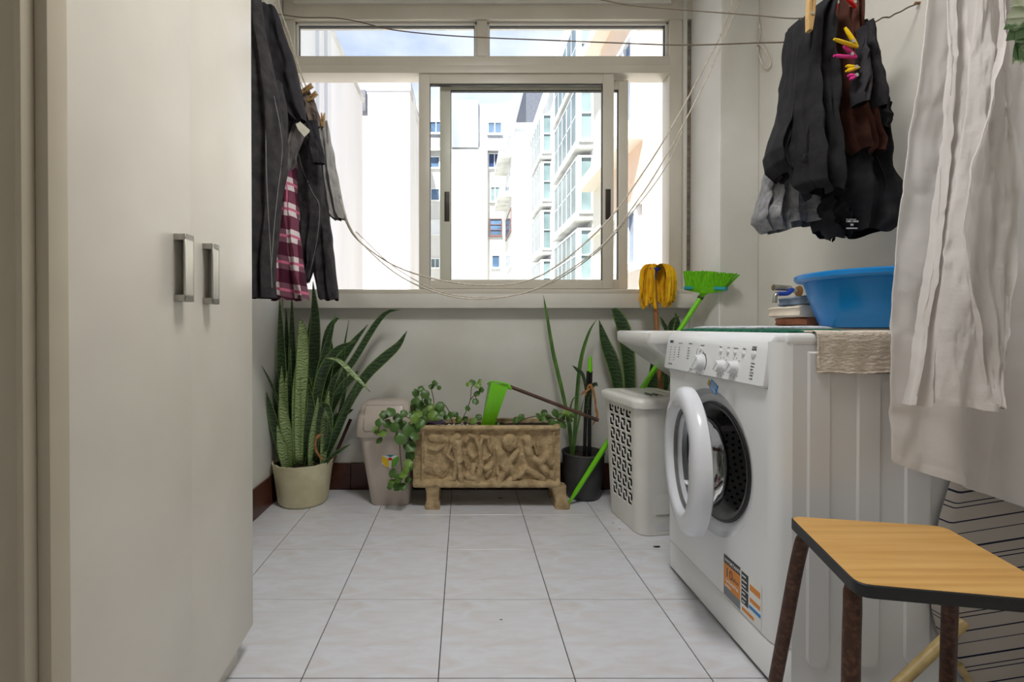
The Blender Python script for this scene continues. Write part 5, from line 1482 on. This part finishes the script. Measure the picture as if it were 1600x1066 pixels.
# snake plant behind the hamper
BD = 2.40
bp = Vector((at(985, 700, BD).x, BD, 0))
bsp = snake_plant('snake_plant', 'snake plant with dark leaves rising behind the hamper', bp,
    [([(968, 690, BD), (966, 610, BD), (958, 570, BD), (945, 535, BD), (936, 500, BD)], .028, S_),
     ([(984, 690, BD), (984, 610, BD), (981, 560, BD), (974, 515, BD), (962, 488, BD), (955, 484, BD)], .030, S_),
     ([(1000, 690, BD), (1012, 640, BD), (1020, 600, BD), (1018, 560, BD)], .028, S_),
     ([(1022, 690, BD), (1030, 620, BD), (1042, 530, BD), (1036, 505, BD), (1031, 495, BD)], .010, S_),
     ([(1026, 690, BD), (1040, 600, BD), (1046, 520, BD), (1053, 500, BD), (1062, 494, BD)], .012, S_),
     ([(1012, 690, BD), (1030, 630, BD), (1050, 560, BD), (1058, 510, BD), (1055, 488, BD)], .018, S_)])
part(MB().lathe([(.001, 0), (.06, 0), (.08, .2), (.083, .205), (.078, .205), (.07, .18), (.001, .18)], bp, 24), 'pot', M_potg, bsp, 40)

# ================================================================== mop and broom
mo = empty('mop', fl(1046, 790), 'yellow string mop standing upside down against the window', 'mop')
h0, h1 = at(1021, 432, 2.34), fl(1046, 786)
h1 = Vector((h1.x, 2.31, 0.004))
part(MB().tube([h0, h1], .0115, 12), 'stick', M_mopst, mo, 60)
part(MB().lathe([(.001, -.05), (.013, -.05), (.014, -.02), (.022, -.008), (.034, -.002), (.036, .004), (.001, .006)], h0 + Vector((0, 0, .035)), 20), 'head', M_bluep, mo, 50)
rm = random.Random(12)
top = h0 + Vector((.01, .0, .048))
for i in range(84):
    a = rm.uniform(0, 2 * math.pi); rr = rm.uniform(.3, 1)
    dx, dy = math.cos(a), math.sin(a) * .7
    if rr < .3: continue
    sp = rm.uniform(.035, .085) * (1.25 if dx > 0 else .9)
    # keep the front centre open so that the stick shows
    if dy < -.35 and abs(dx) < .35: dx = math.copysign(.45, dx)
    ln = rm.uniform(.13, .21)
    p = [top + Vector((dx * .01, dy * .01, 0)), top + Vector((dx * sp * .6, dy * sp * .5, .012)), top + Vector((dx * sp, dy * sp * .8, -.02)), top + Vector((dx * sp * 1.08 + rm.uniform(-.008, .008), dy * sp * .8, -ln * .55)), top + Vector((dx * sp * 1.05 + rm.uniform(-.014, .014), dy * sp * .8, -ln))]
    p = curve(p, 12); rows = []
    for j, q in enumerate(p):
        w = .0075
        s = Vector((-dy, dx, 0)).normalized() if rm.random() < 2 else Vector((1, 0, 0))
        s = (s * .6 + Vector((math.cos(i), math.sin(i), 0)) * .7).normalized()
        nn = s.cross(Vector((0, 0, 1)))
        rows.append([q - s * w, q + nn * .003, q + s * w, q - nn * .003])
    part(MB().loft(rows, True, True, True), 'strand', M_mop, mo, 70)

br = empty('broom', fl(890, 785), 'lime green broom leaning bristles-up beside the pillar', 'broom')
b0 = at(889, 789, 2.272); b0.z = .008
b1 = at(1094, 466, 2.235)
part(MB().tube([b0, b0.lerp(b1, .06), b0.lerp(b1, .2), b1], [.006, .0115, .0125, .0115], 12), 'handle', M_dust, br, 60)
part(MB().tube([b1.lerp(b0, .004), b1.lerp(b0, -.012)], .0135, 12), 'collar', M_black, br)
hx = (at(1133, 452, 2.125) - at(1072, 451, 2.26)); hl = hx.length; hx.normalize(); hy_ = Vector((-hx.y, hx.x, 0)).normalized(); hz = hx.cross(hy_)
if hz.z < 0: hz = -hz
Mh = Matrix(((hx.x, hy_.x, hz.x, 0), (hx.y, hy_.y, hz.y, 0), (hx.z, hy_.z, hz.z, 0), (0, 0, 0, 1)))
hm_ = at(1102, 452, 2.195)
Mh = Matrix.Translation(hm_) @ Mh
part(MB().tube(curve([b1.lerp(b0, -.010), b1.lerp(hm_, .5), hm_ + Vector((0, 0, -.004))], 8), [.0125, .0125, .013, .014, .016, .018, .02, .02], 12), 'neck', M_dust, br, 60)
rings = []
for i in range(13):
    u = i / 12 * 2 - 1
    d = .024 * (1 - .35 * abs(u) ** 3); lo_ = -.014 * (1 - abs(u) ** 1.5) - .006
    rings.append([Mh @ Vector((u * hl / 2, q[0], q[1])) for q in ((-d, .008), (-d * .8, .0), (-d * .35, lo_), (d * .35, lo_), (d * .8, 0), (d, .008))])
bh = part(MB().loft(rings, True, True, True), 'head', M_dust, br, 50)
for sg in (-1, 1):
    rings = []
    for i in range(5):
        u = sg * lerp(.55, 1.05, i / 4); d = .027 * (1 - .35 * abs(u) ** 3) + .001
        rings.append([Mh @ Vector((u * hl / 2, q[0], q[1])) for q in ((-d, .011), (-d, -.001), (-d * .4, -.006), (d * .4, -.006), (d, -.001), (d, .011))])
    part(MB().loft(rings, True, True, True), 'bumper', M_teal, bh, 50)
g = MB()
rb = random.Random(5)
for i in range(44):
    u = i / 43 * 2 - 1
    for k in range(4):
        v = (k / 3 * 2 - 1)
        p0 = Mh @ Vector((u * hl / 2 * .95, v * .016, .006))
        lean = .045 * max(0, u) ** 1.5 + .008 * u - .004
        ht = .075 - .012 * max(0, u) + rb.uniform(-.004, .004)
        p1 = p0 + hx * (lean + rb.uniform(-.003, .003)) + hy_ * (v * .012 + rb.uniform(-.003, .003)) + hz * ht
        w = .0022
        g.loft([[p0 + Vector((a * w, b * w, 0)) for a, b in ((-1, -1), (1, -1), (1, 1), (-1, 1))], [p1 + Vector((a * w * 1.2, b * w * 1.2, 0)) for a, b in ((-1, -1), (1, -1), (1, 1), (-1, 1))]], True, False, True)
o = part(g, 'bristles', M_bris, bh, 0); o['kind'] = 'stuff'

# ================================================================== stool, ironing board
SZt = .452
c_fl, c_nl = fl(1232, 806, SZt), fl(1340, 913, SZt)
c_fr = fl(1475, 822, SZt)
u_ = (c_fr - c_fl); v_ = (c_nl - c_fl)
c_nr = c_nl + u_ * 1.02
stl = empty('stool', ((c_fl + c_nr) / 2) * 1.0, 'small stool with pine top, black edge and rusty tube legs', 'stool')
stl.location.z = 0
def rpoly(cs, r, n=5):
    out = []
    m = len(cs)
    for i in range(m):
        p, a, b = cs[i], cs[i - 1], cs[(i + 1) % m]
        da, db = (a - p).normalized(), (b - p).normalized()
        A, B = p + da * r, p + db * r
        for k in range(n + 1):
            t = k / n
            out.append(A * (1 - t) ** 2 + p * 2 * t * (1 - t) + B * t * t)
    return out
cs = [c_fl, c_fr, c_nr, c_nl]
poly = rpoly(cs, .022)
cen = (c_fl + c_fr + c_nr + c_nl) / 4
up = Vector((0, 0, 1))
ins = [p + (cen - p).normalized() * .003 for p in poly]
mb = MB(); mb.loft([[p - up * .004 for p in ins], [p for p in ins]], True, True, True)
seat = part(mb, 'seat', M_wood, stl, 40)
mb = MB(); mb.loft([[p - up * .022 for p in ins], [p - up * .021 for p in poly], [p - up * .002 for p in poly], [p - up * .0005 for p in ins], [p - up * .004 for p in ins]], True, True, False)
part(mb, 'edge_band', M_edge, stl, 40)
un, vn = u_.normalized(), v_.normalized()
for p, ou, ov, in ((c_fl, -1, -1), (c_nl, -1, 1), (c_fr, 1, -1), (c_nr, 1, 1)):
    i0 = p - un * ou * .02 - vn * ov * .045 - up * .026
    k0 = i0 - un * ou * .05
    foot = p + un * ou * .025 + vn * ov * .03; foot.z = .003
    knee = i0 + un * ou * .012 + vn * ov * .012 - up * .045
    part(MB().tube(curve([k0, i0, knee, knee.lerp(foot, .5), foot], 26), .013, 12), 'leg', M_rust, stl, 60)
    part(MB().tube([foot - up * .0, foot + up * .02], .014, 12), 'rubber_foot', M_black, stl, 60)

ib = empty('ironing_board', (1.16, 1.075, 0), 'folded ironing board with navy striped cover behind the stool', 'ironing board')
outline = [(1508, 735), (1498, 765), (1484, 810), (1474, 860), (1468, 910), (1470, 960), (1480, 1000), (1496, 1036), (1520, 1075), (1548, 1120), (1590, 1170), (1650, 1190), (1720, 1180), (1760, 1100), (1760, 560), (1580, 560), (1540, 640)]
fr = [at(x, y, 1.066) for x, y in outline]
fr = [Vector((min(p.x, XR - .03), p.y, max(p.z, .006))) for p in fr]
mb = MB(); n = len(fr)
bkk = [p + Vector((0, .022, 0)) for p in fr]
cen = sum(fr, Vector()) / n
infr = [p + (cen - p).normalized() * .008 + Vector((0, -.004, 0)) for p in fr]
mb.loft([bkk, fr, infr], True, True, True)
part(mb, 'cover', C_stripe, ib, 40)
part(MB().tube([at(1506, 972, 1.05), at(1395, 1078, 1.045), Vector((at(1350, 1120, 1.0).x, 1.0, .014))], .0115, 12), 'frame_tube', M_cane, ib, 60, 'worn cream tube')
part(MB().tube([fr[7] + Vector((0, -.002, 0)), fr[8] + Vector((0, -.002, 0)), fr[9] + Vector((0, -.002, 0))], .007, 10), 'edge_tube', M_cane, ib, 60)

# dead leaves and crumbs on the floor
for i, (x, y, s, lb) in enumerate(((782, 779, .010, 'dry brown leaf on the floor under the trough'), (1026, 855, .013, 'black scrap on the floor beside the hamper foot'), (1030, 790, .01, ''), (783, 969, .004, 'tiny dark crumb in the middle of the floor'), (958, 818, .004, 'small crumb on the floor along the hamper'), (968, 827, .003, 'tiny crumb near the hamper base corner'))):
    if not lb: continue
    p = fl(x, y)
    mb = MB(); rings = []
    for j in range(5):
        t = j / 4; w = s * .45 * math.sin(math.pi * (.1 + .8 * t))
        rings.append([p + Vector((lerp(-s, s, t), -w, .0012)), p + Vector((lerp(-s, s, t), 0, .0012 + s * .25)), p + Vector((lerp(-s, s, t), w, .0012)), p + Vector((lerp(-s, s, t), 0, .0004))])
    single(mb.loft(rings, True, True, True), 'dry_leaf' if 'leaf' in lb else 'crumb', M_stick if 'leaf' in lb else M_black, p, lb, 'debris', smooth=60)

# ================================================================== courtyard outside
ZG = -9.0
def bwindow(parent, o, u, v, w, h, glass, frame=M_wframe, cols=2, rows=1, fw=.07, n=None, dep=.10):
    """window in plane (o lower-left, u across, v up); recessed frame and panes"""
    u, v = Vector(u).normalized(), Vector(v).normalized()
    n = Vector(n).normalized()
    M = Matrix(((u.x, v.x, n.x, o.x), (u.y, v.y, n.y, o.y), (u.z, v.z, n.z, o.z), (0, 0, 0, 1)))
    f = MB()
    f.box(-fw, 0, -fw, h + fw, -.02, dep, rot=M); f.box(w, w + fw, -fw, h + fw, -.02, dep, rot=M)
    f.box(0, w, h, h + fw, -.02, dep, rot=M); f.box(-fw * 1.5, w + fw * 1.5, -fw * 1.6, 0, -.02, dep * 1.6, rot=M)
    for c in range(1, cols): f.box(w * c / cols - fw * .4, w * c / cols + fw * .4, 0, h, -.02, dep * .8, rot=M)
    for r in range(1, rows): f.box(0, w, h * r / rows - fw * .3, h * r / rows + fw * .3, -.02, dep * .8, rot=M)
    fo = part(f, 'window', frame, parent, 0)
    part(MB().box(0, w, 0, h, .0, .02, rot=M), 'pane', glass, fo, 0)
    return fo

# left neighbour wall
lw = empty('party_wall', (-2.3, 6.5, ZG), 'white stained party wall running away at the left outside', 'building')
XA = onX(567, 300, -2.134).x
ztop = onX(535, 90, XA).z
part(MB().box(XA - .35, XA, 2.75, 10.0, ZG, ztop), 'wall', M_bplaster, lw, 0)
part(MB().box(XA - .40, XA + .04, 2.74, 10.02, ztop, ztop + .08), 'coping', M_bstain, lw, 0)
for x_ in (497, 510):
    p = onX(x_, 60, XA)
    part(MB().box(XA - .01, XA + .05, p.y - .11, p.y + .07, ZG, ztop), 'pilaster', M_bstain, lw, 0)
p = at(566, 160, 10.2)
part(MB().box(p.x - .1, p.x + .08, 10.15, 10.4, p.z - .2, p.z + .25), 'vent_box', M_slate, lw, 0)
# second white block
b2 = empty('white_block', (-3, 14, ZG), 'blank white tower block behind the party wall', 'building')
a_, b_ = at(545, 128, 13), at(640, 128, 13)
part(MB().box(a_.x - 1.5, b_.x, 13, 17, ZG, a_.z - .25), 'wall', M_bplaster, b2, 0)
part(MB().box(a_.x - 1.5, b_.x + .03, 12.97, 17, a_.z - .25, a_.z + .05), 'parapet', M_bstain, b2, 0)
# far building
fb = empty('far_building', (1, 40, ZG), 'white apartment building closing the far end of the courtyard', 'building')
FX0, FX1 = at(655, 300, 40).x, at(826, 300, 40).x
fz = lambda y: at(724, y, 40).z
fx = lambda x: at(x, 300, 40).x
part(MB().box(FX0, fx(786), 40, 46, ZG, fz(236)), 'wall', M_bplaster, fb, 0)
part(MB().box(FX0 - .6, FX1, 39.5, 46, fz(237), fz(166)), 'upper_storey', M_bgrey, fb, 0)
part(MB().box(fx(706), fx(747), 39.2, 46, fz(236), fz(163)), 'stair_head', M_bgrey, fb, 0)
part(MB().box(fx(706), fx(761), 39.3, 46, ZG, fz(238)), 'stair_tower', M_bplaster, fb, 0)
part(MB().box(FX0 - .7, FX1 + .1, 39.35, 39.6, fz(239), fz(235)), 'cornice', M_bstain, fb, 0)
U, V, Nn = (1, 0, 0), (0, 0, 1), (0, -1, 0)
for x0, x1, y0, y1, g, cols, yy in ((673, 690, 208, 191, M_wglass, 2, 39.5), (763, 783, 209, 192, M_wglass, 2, 39.5), (804, 809, 207, 192, M_wglass, 1, 39.5),
                                    (764, 781, 262, 241, M_wglassd, 2, 40), (673, 686, 262, 246, M_wglass, 1, 40), (674, 686, 313, 296, M_wglass, 1, 40), (673, 688, 366, 345, M_wframe, 1, 40), (674, 686, 418, 405, M_wglassg, 2, 40),
                                    (767, 780, 315, 293, M_wglassg, 2, 40), (769, 780, 418, 400, M_wglass, 1, 40)):
    o = at(x0, y0, yy - .02); o2 = at(x1, y1, yy - .02)
    bwindow(fb, o, U, V, o2.x - o.x, o2.z - o.z, g, cols=cols, n=Nn)
o = at(766, 368, 39.98); o2 = at(783, 343, 39.98)
bwindow(fb, o, U, V, o2.x - o.x, o2.z - o.z, M_wglass, M_wframeb, cols=1, rows=3, n=Nn)
# left wing of the far building
lwg = empty('left_wing', (FX0 - 2, 36, ZG), 'left wing of the far building with windows seen edge on', 'building')
part(MB().box(FX0 - 4, FX0, 33, 39.3, ZG, fz(213)), 'wall', M_bplaster, lwg, 0)
for y0, y1 in ((308, 281), (362, 330), (420, 385), (255, 232)):
    p = onX(650, y0, FX0 + .01); p2 = onX(650, y1, FX0 + .01)
    bwindow(lwg, Vector((FX0 + .01, p.y + .8, p.z)), (0, -1, 0), V, 1.6, p2.z - p.z, M_wglassg, cols=2, n=(1, 0, 0))
p = at(641, 203, 32.9)
part(MB().box(FX0 - 4, fx(650) + .1, 33.2, 39.3, fz(213), fz(170)), 'upper_storey', M_bgrey, lwg, 0)
bwindow(lwg, at(641, 204, 33.15), U, V, .5, .9, M_wglassd, rows=2, cols=1, n=Nn)
# right wing
rw = empty('right_wing', (5, 34, ZG), 'right wing of the far building with glazed balconies and a slate roof', 'building')
RX = at(785, 300, 40).x
part(MB().box(RX, RX + 6, 30, 39.3, ZG, at(800, 196, 30).z), 'wall', M_bplaster, rw, 0)
part(MB().box(at(822, 150, 31).x, at(822, 150, 31).x + 6, 31, 37, at(822, 196, 31).z, at(822, 128, 31).z), 'slate_storey', M_slate, rw, 0)
part(MB().box(at(805, 196, 30).x - .2, RX + 6, 29.8, 30.2, at(805, 199, 30).z, at(805, 194, 30).z), 'cornice', M_wframe, rw, 0)
for y0, y1, fm, gm in ((249, 216, M_wframe, M_wglassd), (308, 278, M_wframe, M_wglass), (366, 336, M_wframeb, M_wglass), (418, 392, M_wframe, M_wglass)):
    p, p2 = onX(795, y0, RX - .01), onX(795, y1, RX - .01)
    bwindow(rw, Vector((RX - .02, p.y + 2.0, p.z)), (0, -1, 0), V, 3.8, p2.z - p.z, gm, fm, cols=4, rows=2, fw=.09, n=(-1, 0, 0), dep=.04)
    if y0 < 320: part(MB().box(RX - .9, RX, p.y - 2.0, p.y + 2.2, p.z - .5, p.z - .15), 'balcony_slab', M_bstain, rw, 0)
# right facade
rf = empty('right_facade', (5, 20, ZG), 'long white facade with projecting glazed bays at the right outside', 'building')
QX = at(832, 300, 30).x
qz = onX(835, 210, QX).z
part(MB().box(QX, QX + 4, 11.6, 29.8, ZG, qz), 'wall', M_bplaster, rf, 0)
part(MB().box(QX - .25, QX + 4, 11.6, 29.8, qz, qz + .25), 'eaves', M_wframe, rf, 0)
for yn, yf in ((16, 20), (23.5, 26.5)):
    for zb, hh in ((2.45, 1.75), (4.75, 1.9), (7.15, 1.9), (9.5, 1.9)):
        X0 = QX - .55
        bay = part(MB().box(X0 + .04, QX + .01, yn, yf, zb - .1, zb + hh), 'bay', M_bplaster, rf, 0)
        part(MB().box(X0 - .05, QX, yn - .1, yf + .1, zb - .3, zb - .1), 'bay_slab', M_bstain, bay, 0)
        bwindow(rf, Vector((X0 + .03, yf - .1, zb)), (0, -1, 0), V, yf - yn - .2, hh - .1, M_wglassg, cols=5, rows=2, fw=.06, n=(-1, 0, 0), dep=.035)
        bwindow(rf, Vector((X0 + .14, yn - .01, zb)), U, V, .34, hh - .1, M_wglassg, cols=1, rows=2, fw=.06, n=Nn)
for yn, zb in ((13.4, 2.6), (13.4, 5.4), (21.2, 3.6), (21.2, 6.2), (28, 3.5), (28, 6.2), (28, 9.2)):
    bwindow(rf, Vector((QX - .01, yn + .9, zb)), (0, -1, 0), V, 1.3, 1.4, M_wglassg, cols=2, fw=.07, n=(-1, 0, 0), dep=.04)
part(MB().tube([Vector((QX - .08, 22.3, ZG)), Vector((QX - .08, 22.3, qz))], .07, 8), 'downpipe', M_wframe, rf, 60)
# near right building
nr = empty('near_building', (4.5, 9.5, ZG), 'cream building with peach balcony soffit nearest at the right outside', 'building')
NX = at(1016, 300, 8.0).x
part(MB().box(NX + .02, NX + 3, 8.3, 11.6, ZG, 14), 'wall', M_bcream, nr, 0)
part(MB().box(NX - .02, NX + 3, 7.4, 8.3, ZG, 14), 'pier', M_bcream, nr, 0)
for z in (4.15, 7.2):
    part(MB().box(NX - .32, NX + .02, 8.3, 11.6, z, z + .28), 'balcony_slab', M_bcream, nr, 0)
    part(MB().box(NX - .0, NX + .021, 8.3, 10.9, z - .95, z), 'soffit_panel', M_bpeach, nr, 0)
part(MB().box(NX - .10, NX + .02, 8.3, 11.6, 3.02, 3.14), 'string_course', M_bcream, nr, 0)
for z, h, yy in ((2.0, .95, 9.1), (4.6, 1.6, 9.3)):
    bwindow(nr, Vector((NX - .0, yy + .35, z)), (0, -1, 0), V, .95, h, M_wglass, cols=2, fw=.07, n=(-1, 0, 0))
# courtyard ground far below
cg = MB().box(-14, 16, 2.8, 60, ZG - .2, ZG)
struct(cg, 'courtyard_ground', M_bstain)
